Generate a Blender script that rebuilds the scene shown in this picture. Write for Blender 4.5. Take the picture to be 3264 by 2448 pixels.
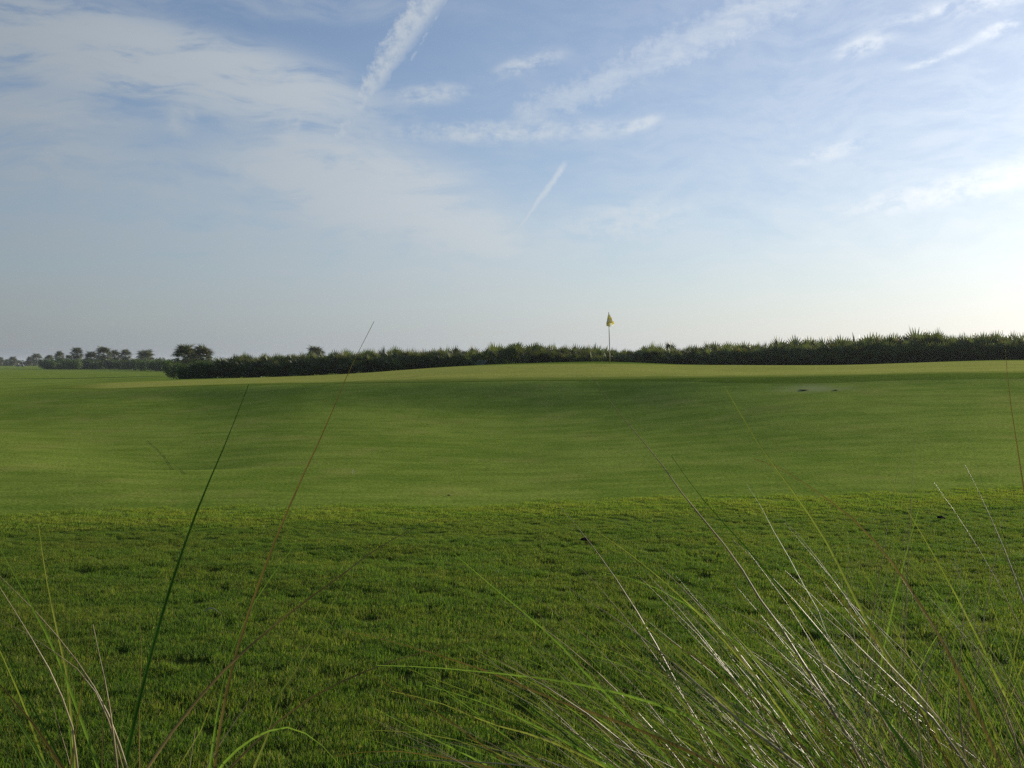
import bpy, bmesh, math, random
import numpy as np
from mathutils import Vector, Matrix, Euler, Quaternion

# ------------------------------------------------------------------ clear
for o in list(bpy.data.objects):
    bpy.data.objects.remove(o, do_unlink=True)
SC = bpy.context.scene
COL = SC.collection
R = math.radians
random.seed(7)

# ------------------------------------------------------------------ camera
EYE = 1.55                 # eye height above the turf where the photographer stands
F = 3006.0                 # focal length in photo pixels
HOR = 1150.0               # row of the horizon in the photo
HAZE = 0.00028              # density of the morning air, per metre
cam = bpy.data.cameras.new('camera')
cam.sensor_width = 36.0
cam.lens = 36.0 * F / 3264.0
cam.shift_y = -(1224.0 - HOR) / 3264.0
cam.clip_start = 0.05
cam.clip_end = 20000.0
camo = bpy.data.objects.new('camera', cam)
camo.location = (0, 0, EYE)
camo.rotation_euler = (R(90), 0, 0)
COL.objects.link(camo)
SC.camera = camo

# ------------------------------------------------------------------ sun
SUN_AZ, SUN_EL = R(49), R(11.5)      # azimuth to the right of the view direction (+Y)
sdir = Vector((math.cos(SUN_EL) * math.sin(SUN_AZ), math.cos(SUN_EL) * math.cos(SUN_AZ), math.sin(SUN_EL)))
sun = bpy.data.lights.new('sun', 'SUN')
sun.energy = 5.0
sun.angle = R(0.6)
sun.color = (1.0, 0.90, 0.74)
suno = bpy.data.objects.new('sun', sun)
suno.rotation_euler = sdir.to_track_quat('Z', 'Y').to_euler()
COL.objects.link(suno)

# ------------------------------------------------------------------ colour management
vs = SC.view_settings
vs.view_transform = 'Standard'
vs.look = 'None'
vs.exposure = 0.0
vs.gamma = 1.0
vs.use_curve_mapping = False


cy = SC.cycles
cy.use_denoising = False           # 128 samples leave only a fine grain, as in the photograph
cy.max_bounces = 5
cy.diffuse_bounces = 3
cy.glossy_bounces = 2
cy.transmission_bounces = 3
cy.volume_bounces = 0
cy.sample_clamp_indirect = 4.0

# ------------------------------------------------------------------ node helper
class NT:
    def __init__(self, tree):
        self.t = tree
        tree.nodes.clear()

    def node(self, typ, **kw):
        n = self.t.nodes.new(typ)
        for k, v in kw.items():
            setattr(n, k, v)
        return n

    def put(self, sock, v):
        if isinstance(v, bpy.types.NodeSocket):
            self.t.links.new(v, sock)
        elif v is not None:
            if hasattr(sock.default_value, '__len__') and not hasattr(v, '__len__'):
                v = (v,) * len(sock.default_value)
            if hasattr(v, '__len__') and len(sock.default_value) == 4 and len(v) == 3:
                v = (*v, 1.0)
            sock.default_value = v

    def m(self, op, a, b=None, c=None, clamp=False):
        n = self.node('ShaderNodeMath', operation=op, use_clamp=clamp)
        for i, v in enumerate((a, b, c)):
            if v is not None:
                self.put(n.inputs[i], v)
        return n.outputs[0]

    def vm(self, op, a, b=None, scale=None):
        n = self.node('ShaderNodeVectorMath', operation=op)
        self.put(n.inputs[0], a)
        if b is not None:
            self.put(n.inputs[1], b)
        if scale is not None:
            self.put(n.inputs['Scale'], scale)
        return n.outputs['Value'] if op in ('DOT_PRODUCT', 'LENGTH', 'DISTANCE') else n.outputs['Vector']

    def xyz(self, x, y, z):
        n = self.node('ShaderNodeCombineXYZ')
        for i, v in enumerate((x, y, z)):
            self.put(n.inputs[i], v)
        return n.outputs[0]

    def sep(self, v):
        n = self.node('ShaderNodeSeparateXYZ')
        self.put(n.inputs[0], v)
        return n.outputs

    def smooth(self, v, lo, hi, a=0.0, b=1.0):
        n = self.node('ShaderNodeMapRange', interpolation_type='SMOOTHSTEP')
        self.put(n.inputs['Value'], v)
        self.put(n.inputs['From Min'], lo)
        self.put(n.inputs['From Max'], hi)
        n.inputs['To Min'].default_value = a
        n.inputs['To Max'].default_value = b
        return n.outputs[0]

    def noise(self, vec, scale, detail=4.0, rough=0.55, dist=0.0, w=None):
        n = self.node('ShaderNodeTexNoise', noise_dimensions='3D')
        self.put(n.inputs['Vector'], vec)
        self.put(n.inputs['Scale'], scale)
        n.inputs['Detail'].default_value = detail
        n.inputs['Roughness'].default_value = rough
        n.inputs['Distortion'].default_value = dist
        return n.outputs['Fac']

    def mix(self, fac, a, b, blend='MIX'):
        n = self.node('ShaderNodeMix', data_type='RGBA', blend_type=blend)
        self.put(n.inputs[0], fac)
        self.put(n.inputs[6], a)
        self.put(n.inputs[7], b)
        return n.outputs[2]


def sky_ae(px, py):
    """azimuth and elevation (degrees) of a direction seen in the photo"""
    u, v = (px - 1632.0) / F, (HOR - py) / F
    return math.degrees(math.atan2(u, 1.0)), math.degrees(math.atan2(v, math.hypot(1.0, u)))


# ------------------------------------------------------------------ world: sky, cirrus and contrails
world = bpy.data.worlds.new('World')
SC.world = world
world.use_nodes = True
W = NT(world.node_tree)
SKY_STRENGTH = 0.12
sky = W.node('ShaderNodeTexSky', sky_type='NISHITA')
sky.sun_disc = False
sky.sun_elevation = SUN_EL
sky.sun_rotation = SUN_AZ
sky.altitude = 0.0
sky.air_density = 1.0
sky.dust_density = 0.18
sky.ozone_density = 2.3
geo = W.node('ShaderNodeTexCoord')
dirv = W.vm('NORMALIZE', geo.outputs['Generated'])
dx, dy, dz = W.sep(dirv)
DEG = 180.0 / math.pi
az = W.m('MULTIPLY', W.m('ARCTAN2', dx, dy), DEG)
el = W.m('MULTIPLY', W.m('ARCSINE', dz), DEG)
cosS = W.vm('DOT_PRODUCT', dirv, tuple(sdir))
angS = W.m('MULTIPLY', W.m('ARCCOSINE', W.m('MINIMUM', cosS, 0.99999)), DEG)     # degrees from the sun
# fibrous noise fields of the ice cloud (stretched along the wind)
p0 = W.xyz(az, el, 0.0)
warp = W.node('ShaderNodeTexNoise', noise_dimensions='3D')
W.put(warp.inputs['Vector'], p0)
warp.inputs['Scale'].default_value = 0.11
warp.inputs['Detail'].default_value = 2.0
wv = W.vm('SCALE', W.vm('SUBTRACT', warp.outputs['Color'], (0.5, 0.5, 0.5)), scale=4.0)
p1 = W.vm('ADD', p0, wv)
rot = W.node('ShaderNodeMapping')
rot.inputs['Rotation'].default_value = (0, 0, R(7))
rot.inputs['Scale'].default_value = (0.16, 0.75, 1.0)
W.put(rot.inputs['Vector'], p1)
fib = W.noise(rot.outputs[0], 1.0, 5.0, 0.62)
rot2 = W.node('ShaderNodeMapping')
rot2.inputs['Rotation'].default_value = (0, 0, R(-12))
rot2.inputs['Scale'].default_value = (0.45, 1.3, 1.0)
W.put(rot2.inputs['Vector'], W.vm('ADD', p1, (31.0, 17.0, 4.0)))
fib2 = W.noise(rot2.outputs[0], 1.0, 4.0, 0.6)
puff = W.noise(W.vm('ADD', p0, W.vm('SCALE', wv, scale=0.35)), 1.5, 5.0, 0.65)


def blob(px, py, wx, wy, tilt=0.0):
    """soft elliptical region of the sky, 1 in its middle (extent given in photo pixels)"""
    a0, e0 = sky_ae(px, py)
    k = DEG / F * 1.9
    mp = W.node('ShaderNodeMapping', vector_type='TEXTURE')
    mp.inputs['Location'].default_value = (a0, e0, 0)
    mp.inputs['Rotation'].default_value = (0, 0, R(tilt))
    mp.inputs['Scale'].default_value = (wx * k, wy * k, 1)
    W.put(mp.inputs['Vector'], p0)
    g = W.node('ShaderNodeTexGradient', gradient_type='QUADRATIC_SPHERE')
    W.put(g.inputs[0], mp.outputs[0])
    return W.smooth(g.outputs['Fac'], 0.0, 0.62)


def trail(x0, y0, x1, y1, w0, w1, soft, tlo, thi, bend=0.0):
    """straight aircraft trail from one sky direction to another; half-widths in photo pixels"""
    a0, e0 = sky_ae(x0, y0)
    a1, e1 = sky_ae(x1, y1)
    L = math.hypot(a1 - a0, e1 - e0)
    ux, uy = (a1 - a0) / L, (e1 - e0) / L
    k = DEG / F
    da = W.m('SUBTRACT', az, a0)
    de = W.m('SUBTRACT', el, e0)
    t = W.m('ADD', W.m('MULTIPLY', da, ux / L), W.m('MULTIPLY', de, uy / L))
    s = W.m('ADD', W.m('MULTIPLY', da, uy), W.m('MULTIPLY', de, -ux))
    if bend:
        s = W.m('ADD', s, W.m('MULTIPLY', W.m('MULTIPLY', t, W.m('SUBTRACT', 1.0, t)), bend * k))
    s = W.m('ADD', s, W.m('MULTIPLY', W.m('SUBTRACT', puff, 0.5), w1 * k * 0.9))
    w = W.m('ADD', w0 * k, W.m('MULTIPLY', W.m('MINIMUM', W.m('MAXIMUM', t, 0.0), 1.4), (w1 - w0) * k))
    q = W.m('DIVIDE', W.m('ABSOLUTE', s), w)
    body = W.smooth(q, 1.0, 1.0 - soft)
    ends = W.m('MULTIPLY', W.smooth(t, tlo, tlo + 0.15), W.smooth(t, thi, thi - 0.2))
    return W.m('MULTIPLY', body, ends)


def add(*v):
    r = v[0]
    for x in v[1:]:
        r = W.m('ADD', r, x)
    return r


# broad low cirrus sheet on the left with a feathered upper and right-hand edge, and a brighter band above it
fz = W.m('SUBTRACT', fib, 0.5)
v_top = W.smooth(W.m('ADD', el, W.m('MULTIPLY', fz, 5.5)), 13.5, 11.2)
v_right = W.smooth(W.m('ADD', W.m('ADD', az, W.m('MULTIPLY', el, 1.25)), W.m('MULTIPLY', fz, 26.0)), 13.0, 3.0)
veil = W.m('MULTIPLY', v_top, v_right)
sheet = add(W.m('MULTIPLY', blob(250, 160, 640, 120, -5), 2.5), W.m('MULTIPLY', blob(700, 235, 430, 88, -9), 2.4), W.m('MULTIPLY', blob(110, 350, 330, 48, -2), 1.2),
            W.m('MULTIPLY', blob(1150, 590, 380, 140, -14), 2.6), W.m('MULTIPLY', blob(1480, 740, 330, 80, -8), 1.2), W.m('MULTIPLY', blob(60, 430, 260, 120, 0), 0.8),
            W.m('MULTIPLY', blob(900, 20, 600, 45, 2), 0.35))
d_sheet = W.m('MULTIPLY', sheet, W.smooth(fib, 0.32, 0.62, 0.10, 1.0))
d_veil = W.m('MULTIPLY', veil, W.smooth(fib, 0.25, 0.72, 0.28, 0.95))
tufts = add(blob(1370, 300, 120, 30, 5), blob(1680, 205, 110, 26, 14), W.m('MULTIPLY', blob(1600, 420, 420, 34, 1), 1.0),
            W.m('MULTIPLY', blob(2040, 395, 60, 18, 18), 1.0), W.m('MULTIPLY', blob(2750, 145, 80, 26, 10), 0.75),
            W.m('MULTIPLY', blob(2985, 185, 90, 13, 14), 0.7), W.m('MULTIPLY', blob(3180, 95, 60, 18, 14), 0.9),
            W.m('MULTIPLY', blob(3120, 10, 240, 26, 4), 0.6), W.m('MULTIPLY', blob(2660, 480, 130, 24, 12), 0.5),
            W.m('MULTIPLY', blob(1980, 705, 230, 60, 8), 0.65), W.m('MULTIPLY', blob(580, 370, 75, 42, 70), 1.0),
            W.m('MULTIPLY', blob(935, 395, 75, 36, 55), 1.0), W.m('MULTIPLY', blob(3060, 600, 330, 40, 9), 0.9))
d_tuft = W.m('MULTIPLY', tufts, W.smooth(W.m('ADD', W.m('MULTIPLY', fib2, 0.6), W.m('MULTIPLY', puff, 0.4)), 0.36, 0.66))
tr1 = W.m('MULTIPLY', trail(1062, 490, 1380, -20, 34, 76, 0.8, -0.12, 1.9, 60), W.smooth(puff, 0.30, 0.66, 0.46, 0.84))
tr1b = W.m('MULTIPLY', trail(1290, 225, 1428, -10, 8, 14, 1.0, 0.0, 2.4), W.smooth(puff, 0.3, 0.6, 0.05, 0.5))
tr2 = W.m('MULTIPLY', trail(1600, 400, 2480, -10, 90, 165, 1.0, -0.05, 1.9), W.smooth(fib2, 0.25, 0.75, 0.36, 0.62))
tr3 = W.m('MULTIPLY', trail(1590, 815, 1785, 545, 11, 22, 1.0, -0.10, 1.2), 0.68)
dens = add(d_sheet, d_veil, d_tuft)
# thin haze that whitens the low sky; brighter looking towards the sun
low = W.m('EXPONENT', W.m('MULTIPLY', W.m('MAXIMUM', el, 0.0), -1.0 / 6.5))
dens = W.m('ADD', dens, W.m('MULTIPLY', W.smooth(fib, 0.3, 0.7, 0.0, 0.22), W.smooth(el, 22.0, 6.0)))
dens = W.m('ADD', dens, W.m('ADD', 0.13, W.m('MULTIPLY', W.smooth(fib2, 0.30, 0.72, 0.12, 0.30), W.smooth(angS, 62.0, 22.0))))
cover = W.m('SUBTRACT', 1.0, W.m('EXPONENT', W.m('MULTIPLY', dens, -1.15)))
cover = W.m('MAXIMUM', cover, W.m('MAXIMUM', W.m('MAXIMUM', tr1, tr1b), W.m('MAXIMUM', tr2, tr3)))
glow = W.m('EXPONENT', W.m('MULTIPLY', angS, -1.0 / 12.0))
glow2 = W.m('EXPONENT', W.m('MULTIPLY', angS, -1.0 / 46.0))
bright = add(0.035, W.m('MULTIPLY', glow2, 1.33), W.m('MULTIPLY', glow, 0.30))
cloud_col = W.mix(W.smooth(angS, 75.0, 18.0), (0.93, 1.03, 1.11), (1.0, 1.0, 0.975))
cloud = W.vm('SCALE', cloud_col, scale=W.m('DIVIDE', bright, SKY_STRENGTH))
clear = W.vm('MULTIPLY', sky.outputs[0], (0.98, 0.99, 1.12))
col = W.mix(W.m('MULTIPLY', cover, 0.86), clear, W.vm('SCALE', cloud, scale=1.42))
haze_c = W.vm('SCALE', W.mix(W.smooth(angS, 75.0, 18.0), (0.90, 1.02, 1.13), (1.0, 1.0, 0.975)),
              scale=W.m('DIVIDE', bright, SKY_STRENGTH))
col = W.mix(W.m('MULTIPLY', low, 0.95), col, haze_c)
bg = W.node('ShaderNodeBackground')
W.put(bg.inputs['Color'], col)
bg.inputs['Strength'].default_value = SKY_STRENGTH
wo = W.node('ShaderNodeOutputWorld')
W.t.links.new(bg.outputs[0], wo.inputs[0])
world.cycles.sampling_method = 'NONE'


# ------------------------------------------------------------------ helpers: naming, meshes
def tag(o, label=None, cat=None, group=None, kind=None):
    if label:
        o['label'] = label
    if cat:
        o['category'] = cat
    if group:
        o['group'] = group
    if kind:
        o['kind'] = kind
    return o


def link(name, data, parent=None):
    o = bpy.data.objects.new(name, data)
    COL.objects.link(o)
    if parent is not None:
        o.parent = parent
    return o


def empty(name, loc=(0, 0, 0), rz=0.0):
    o = link(name, None)
    o.empty_display_size = 0.2
    o.location = loc
    o.rotation_euler = (0, 0, rz)
    return o


def mesh_np(name, verts, faces, mat=None, smooth=False):
    me = bpy.data.meshes.new(name)
    me.from_pydata([tuple(v) for v in verts] if not isinstance(verts, list) else verts, [], faces)
    if mat:
        me.materials.append(mat)
    if smooth:
        me.polygons.foreach_set('use_smooth', [True] * len(me.polygons))
    me.update()
    return me


class MB:
    """collects simple shapes into one mesh"""
    def __init__(self):
        self.v, self.f = [], []

    def add(self, vs, fs):
        b = len(self.v)
        self.v += [tuple(p) for p in vs]
        self.f += [tuple(i + b for i in q) for q in fs]
        return self

    def tube(self, pts, rad, n=6, caps=True):
        pts = [Vector(p) for p in pts]
        rad = rad if hasattr(rad, '__len__') else [rad] * len(pts)
        vs, fs = [], []
        ref = None
        for i, p in enumerate(pts):
            d = (pts[min(i + 1, len(pts) - 1)] - pts[max(i - 1, 0)]).normalized()
            if ref is None:
                ref = Vector((1, 0, 0)) if abs(d.x) < 0.8 else Vector((0, 1, 0))
            a = (ref - d * ref.dot(d)).normalized()
            ref = a
            c = d.cross(a)
            for k in range(n):
                t = 2 * math.pi * k / n
                vs.append(p + (a * math.cos(t) + c * math.sin(t)) * rad[i])
        for i in range(len(pts) - 1):
            for k in range(n):
                k2 = (k + 1) % n
                fs.append((i * n + k, i * n + k2, (i + 1) * n + k2, (i + 1) * n + k))
        if caps:
            fs.append(tuple(range(n - 1, -1, -1)))
            fs.append(tuple((len(pts) - 1) * n + k for k in range(n)))
        return self.add(vs, fs)

    def box(self, c, s, rz=0.0):
        cx, cy, cz = c
        x, y, z = s[0] / 2, s[1] / 2, s[2] / 2
        cs, sn = math.cos(rz), math.sin(rz)
        vs = [(cx + i * x * cs - j * y * sn, cy + i * x * sn + j * y * cs, cz + k * z) for k in (-1, 1) for j in (-1, 1) for i in (-1, 1)]
        return self.add(vs, [(0, 2, 3, 1), (4, 5, 7, 6), (0, 1, 5, 4), (2, 6, 7, 3), (0, 4, 6, 2), (1, 3, 7, 5)])

    def mesh(self, name, mat, smooth=False):
        return mesh_np(name, self.v, self.f, mat, smooth)


# ------------------------------------------------------------------ terrain heights (metres relative to the eye)
# each column: (distance, height) along one bearing, read from where the turf crosses the picture
COLS = [
    (-700, [(3.5, -1.51), (9.3, -1.60), (14.5, -1.69), (24, -1.66), (40, -1.55), (70, -1.6), (120, -1.65), (200, -1.86), (300, -2.2), (420, -2.25)]),
    (0, [(3.5, -1.51), (9.3, -1.60), (14.5, -1.69), (24, -1.70), (32, -1.44), (40, -1.34), (70, -1.55), (120, -1.62), (200, -1.86), (300, -2.2), (420, -2.25)]),
    (300, [(3.5, -1.51), (9.3, -1.61), (14.5, -1.70), (19, -1.79), (25, -1.67), (31, -1.31), (36, -1.10), (44, -1.10), (55, -1.25), (70, -1.50), (120, -1.62), (200, -1.86), (300, -2.2), (420, -2.25)]),
    (560, [(3.5, -1.51), (9.3, -1.62), (14, -1.73), (18, -1.79), (25, -1.65), (31, -1.27), (34, -0.94), (42, -0.95), (50, -1.01), (65, -1.25), (100, -1.5), (200, -1.86), (420, -2.25)]),
    (1000, [(3.5, -1.51), (9.8, -1.61), (15, -1.74), (20, -1.68), (25, -1.45), (29.5, -1.05), (32, -0.78), (40, -0.705), (46, -0.72), (50, -0.82), (60, -1.0), (100, -1.5), (200, -1.9), (420, -2.25)]),
    (1632, [(3.5, -1.51), (10.2, -1.64), (16, -1.81), (21, -1.76), (26, -1.47), (28.5, -0.98), (30, -0.64), (36, -0.36), (41, -0.165), (43, -0.13), (46, -0.3), (50, -0.5), (60, -0.8), (100, -1.5), (200, -2.0), (420, -2.3)]),
    (1907, [(3.5, -1.51), (10.4, -1.63), (16, -1.77), (21, -1.70), (26, -1.38), (28.5, -0.93), (30, -0.61), (36, -0.31), (40.5, -0.10), (42.3, -0.03), (45, -0.2), (50, -0.5), (60, -0.8), (100, -1.5), (200, -2.0), (420, -2.3)]),
    (2250, [(3.5, -1.51), (10.6, -1.62), (16, -1.69), (20, -1.57), (25, -1.2), (28, -0.80), (29.5, -0.55), (35, -0.37), (40, -0.226), (43, -0.187), (46, -0.35), (50, -0.6), (60, -0.8), (100, -1.5), (200, -2.0), (420, -2.3)]),
    (2600, [(3.5, -1.51), (11, -1.63), (16, -1.59), (20, -1.38), (24, -1.07), (27, -0.815), (28.5, -0.64), (29.5, -0.49), (35, -0.35), (41, -0.2), (43, -0.21), (46, -0.4), (50, -0.6), (60, -0.8), (100, -1.5), (200, -2.0), (420, -2.3)]),
    (3264, [(3.5, -1.51), (11.3, -1.61), (16, -1.51), (20, -1.25), (24, -0.94), (27, -0.65), (29, -0.405), (34, -0.17), (39, 0.02), (42, 0.042), (46, -0.2), (50, -0.5), (60, -0.8), (100, -1.5), (200, -2.0), (420, -2.3)]),
    (4000, [(3.5, -1.51), (11.5, -1.63), (16, -1.58), (20, -1.36), (24, -1.0), (27, -0.64), (29, -0.38), (34, -0.15), (39, 0.0), (42, 0.0), (46, -0.2), (50, -0.5), (60, -0.8), (100, -1.5), (200, -2.0), (420, -2.3)]),
]


def pchip(x, y, xq):
    x, y = np.asarray(x, float), np.asarray(y, float)
    h = np.diff(x)
    d = np.diff(y, axis=0) / (h if y.ndim == 1 else h[:, None])
    m = np.zeros_like(y)
    hh = h if y.ndim == 1 else h[:, None]
    w1 = 2 * hh[1:] + hh[:-1]
    w2 = hh[1:] + 2 * hh[:-1]
    same = (d[:-1] * d[1:]) > 0
    with np.errstate(divide='ignore', invalid='ignore'):
        mm = (w1 + w2) / (w1 / d[:-1] + w2 / d[1:])
    m[1:-1] = np.where(same, mm, 0.0)
    m[0], m[-1] = d[0] * 0, d[-1] * 0
    xq = np.clip(xq, x[0], x[-1])
    i = np.clip(np.searchsorted(x, xq) - 1, 0, len(x) - 2)
    t = (xq - x[i]) / h[i]
    if y.ndim > 1:
        t = t[:, None]
        hi = h[i][:, None]
    else:
        hi = h[i]
    return ((1 + 2 * t) * (1 - t) ** 2 * y[i] + t * (1 - t) ** 2 * hi * m[i] + t * t * (3 - 2 * t) * y[i + 1] + t * t * (t - 1) * hi * m[i + 1])


LY = np.linspace(math.log(3.5), math.log(6000.0), 900)
_tab = []
for _px, kn in COLS:
    kn = kn + [(1200, -3.0), (6500, -3.0)]
    _tab.append(pchip(np.log([k[0] for k in kn]), [k[1] for k in kn], LY))
_tab = np.array(_tab)
UQ = np.linspace((COLS[0][0] - 1632) / F, (COLS[-1][0] - 1632) / F, 400)
TAB = pchip([(c[0] - 1632) / F for c in COLS], _tab, UQ)          # [u, logY]
# soften the joins between knots
k = np.array([1, 4, 6, 4, 1], float)
k /= k.sum()
for _ in range(6):
    P = np.pad(TAB, ((2, 2), (0, 0)), mode='edge')
    TAB = sum(k[i] * P[i:i + TAB.shape[0]] for i in range(5))
P = np.pad(TAB, ((0, 0), (2, 2)), mode='edge')
for _ in range(2):
    P = np.pad(TAB, ((0, 0), (2, 2)), mode='edge')
    TAB = sum(k[i] * P[:, i:i + TAB.shape[1]] for i in range(5))

_rs = np.random.RandomState(3)
PERM = _rs.rand(256, 256)


def vnoise(x, y):
    xi, yi = np.floor(x).astype(int), np.floor(y).astype(int)
    fx, fy = x - xi, y - yi
    fx, fy = fx * fx * (3 - 2 * fx), fy * fy * (3 - 2 * fy)
    a, b = PERM[xi % 256, yi % 256], PERM[(xi + 1) % 256, yi % 256]
    c, d = PERM[xi % 256, (yi + 1) % 256], PERM[(xi + 1) % 256, (yi + 1) % 256]
    return (a * (1 - fx) + b * fx) * (1 - fy) + (c * (1 - fx) + d * fx) * fy - 0.5


def rough_edge(x):
    """distance at which the rough gives way to the close-mown turf"""
    return 9.95 + 0.16 * x + 0.10 * np.sin(x * 1.3) + 0.06 * np.sin(x * 3.1 + 1)


def hz(x, y):
    x, y = np.asarray(x, float), np.asarray(y, float)
    yy = np.maximum(y, 3.5)
    u = np.clip(x / yy, UQ[0], UQ[-1])
    fi = (u - UQ[0]) / (UQ[1] - UQ[0])
    fj = np.clip((np.log(yy) - LY[0]) / (LY[1] - LY[0]), 0, len(LY) - 1.001)
    i = np.clip(fi.astype(int), 0, len(UQ) - 2)
    j = fj.astype(int)
    a, b = fi - i, fj - j
    z = (TAB[i, j] * (1 - a) + TAB[i + 1, j] * a) * (1 - b) + (TAB[i, j + 1] * (1 - a) + TAB[i + 1, j + 1] * a) * b
    r = 1 / (1 + np.exp((y - rough_edge(x)) * 4.0))
    z = z + r * (0.030 * vnoise(x * 0.85 + 7, y * 1.5) + 0.011 * vnoise(x * 2.3, y * 3.4 + 40) + 0.014)
    z = z + (1 - r) * 0.012 * vnoise(x * 0.5 + 3, y * 0.45 + 11) * np.clip((60 - y) / 30, 0, 1)
    # washed-out hollow with a lip at the foot of the bank
    q = ((x + 6.1) / 1.6) ** 2
    z = z - 0.16 * np.exp(-q) * np.clip((y - 15.2) / 0.5, 0, 1) * np.exp(-np.clip((y - 15.7) / 2.2, 0, 9))
    return z + EYE


def hz1(x, y):
    return float(hz(np.array([x]), np.array([y]))[0])


def at(px, py, Y):
    """point seen at a photo pixel, Y metres ahead"""
    return Vector(((px - 1632) / F * Y, Y, EYE - (py - HOR) / F * Y))


def gx(px, Y):
    return (px - 1632) / F * Y


# ------------------------------------------------------------------ turf materials
def new_mat(name):
    m = bpy.data.materials.new(name)
    m.use_nodes = True
    return m, NT(m.node_tree)


def finish(n, shader):
    o = n.node('ShaderNodeOutputMaterial')
    n.t.links.new(shader, o.inputs['Surface'])


def turf_mat(name, c_lo, c_hi, c_dry, dry, streak, bump, fine, thatch_shade=False, rim=None):
    m, n = new_mat(name)
    g = n.node('ShaderNodeNewGeometry')
    pos = g.outputs['Position']
    big = n.noise(pos, 0.16, 3, 0.55)
    mid = n.noise(pos, 1.3, 4, 0.6)
    mp = n.node('ShaderNodeMapping')
    mp.inputs['Scale'].default_value = streak
    mp.inputs['Rotation'].default_value = (0, 0, R(-4))
    n.put(mp.inputs['Vector'], pos)
    st = n.noise(mp.outputs[0], 1.0, 5, 0.65)
    tiny = n.noise(pos, fine, 3, 0.7)
    f = n.m('ADD', n.m('MULTIPLY', big, 0.35), n.m('MULTIPLY', mid, 0.25))
    f = n.m('ADD', f, n.m('MULTIPLY', st, 0.40))
    c = n.mix(n.smooth(f, 0.39, 0.61), c_lo, c_hi)
    c = n.mix(n.m('MULTIPLY', n.smooth(n.noise(pos, 0.55, 5, 0.65), 0.50, 0.72), dry), c, c_dry)
    c = n.mix(1.0, c, n.vm('SCALE', (1, 1, 1), scale=n.smooth(tiny, 0.25, 0.75, 0.50, 1.50)), 'MULTIPLY')
    if rim:                                         # the close cut grows out gradually at the edge of the green
        ar = n.node('ShaderNodeAttribute')
        ar.attribute_name = 'edge'
        c = n.mix(n.smooth(n.m('ADD', ar.outputs['Fac'], n.m('MULTIPLY', n.m('SUBTRACT', mid, 0.5), 0.7)), 0.1, 0.9), rim, c)
    if thatch_shade:                                      # dew-pale wet patch round the torn holes
        hx, hy = DEW
        dd = n.vm('LENGTH', n.vm('MULTIPLY', n.vm('SUBTRACT', pos, (hx + 0.35, hy + 0.35, 0)), (0.55, 0.75, 0)))
        dw = n.m('MULTIPLY', n.smooth(n.m('ADD', dd, n.m('MULTIPLY', mid, 0.9)), 1.35, 0.45), 0.6)
        c = n.mix(dw, c, (0.24, 0.25, 0.11))
    if thatch_shade:                                      # dead thatch and soil; painted darker towards the camera as shade between blades
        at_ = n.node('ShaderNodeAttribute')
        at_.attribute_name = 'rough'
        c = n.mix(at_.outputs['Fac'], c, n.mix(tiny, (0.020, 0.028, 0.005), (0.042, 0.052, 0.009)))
    b = n.node('ShaderNodeBump')
    b.inputs['Strength'].default_value = 1.0
    b.inputs['Distance'].default_value = bump
    n.put(b.inputs['Height'], n.m('ADD', tiny, n.m('MULTIPLY', st, 1.2)))
    p = n.node('ShaderNodeBsdfPrincipled')
    n.put(p.inputs['Base Color'], c)
    p.inputs['Roughness'].default_value = 0.75
    p.inputs['Specular IOR Level'].default_value = 0.0
    n.t.links.new(b.outputs[0], p.inputs['Normal'])
    # waxy blades scatter light forwards when seen against the sun
    gl = n.node('ShaderNodeBsdfGlossy')
    n.put(gl.inputs['Color'], n.vm('SCALE', c, scale=0.62))
    gl.inputs['Roughness'].default_value = 0.62
    ad = n.node('ShaderNodeAddShader')
    n.t.links.new(p.outputs[0], ad.inputs[0])
    n.t.links.new(gl.outputs[0], ad.inputs[1])
    finish(n, ad.outputs[0])
    return m


DEW = (8.3, 26.8)
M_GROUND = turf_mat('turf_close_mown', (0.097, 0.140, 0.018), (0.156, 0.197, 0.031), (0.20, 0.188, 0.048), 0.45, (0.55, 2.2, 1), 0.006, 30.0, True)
M_GREEN = turf_mat('turf_putting_green', (0.195, 0.205, 0.038), (0.245, 0.245, 0.050), (0.27, 0.24, 0.062), 0.5, (0.10, 0.75, 1), 0.002, 20.0, rim=(0.125, 0.155, 0.022))
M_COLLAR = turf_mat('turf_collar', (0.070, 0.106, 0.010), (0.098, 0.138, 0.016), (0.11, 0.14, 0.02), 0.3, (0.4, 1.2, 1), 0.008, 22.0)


# ------------------------------------------------------------------ ground sheet to the horizon
def axis(parts):
    out = []
    for a, b, s in parts:
        out += list(np.arange(a, b, s))
    return out


gx_far = list(np.geomspace(42, 6000, 46))
xs = sorted([-v for v in gx_far] + axis([(-41.6, -8.0, 0.4), (-8.0, 8.0, 0.125), (8.0, 41.9, 0.4)]) + gx_far)
ys = [-6000, -2500, -900, -300, -100, -40, -15, -6, -2, 0, 1.2] + axis([(2.0, 12.0, 0.11), (12.0, 50.0, 0.25), (50.0, 80.0, 1.0)]) + list(np.geomspace(80, 6000, 70))
XX, YY = np.meshgrid(np.array(xs), np.array(ys))
ZZ = hz(XX, YY)
vv = np.stack([XX.ravel(), YY.ravel(), ZZ.ravel()], 1).tolist()
nx = len(xs)
ff = [(j * nx + i, j * nx + i + 1, (j + 1) * nx + i + 1, (j + 1) * nx + i) for j in range(len(ys) - 1) for i in range(nx - 1)]
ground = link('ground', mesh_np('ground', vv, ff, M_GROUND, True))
ra = ground.data.attributes.new('rough', 'FLOAT', 'POINT')
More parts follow.
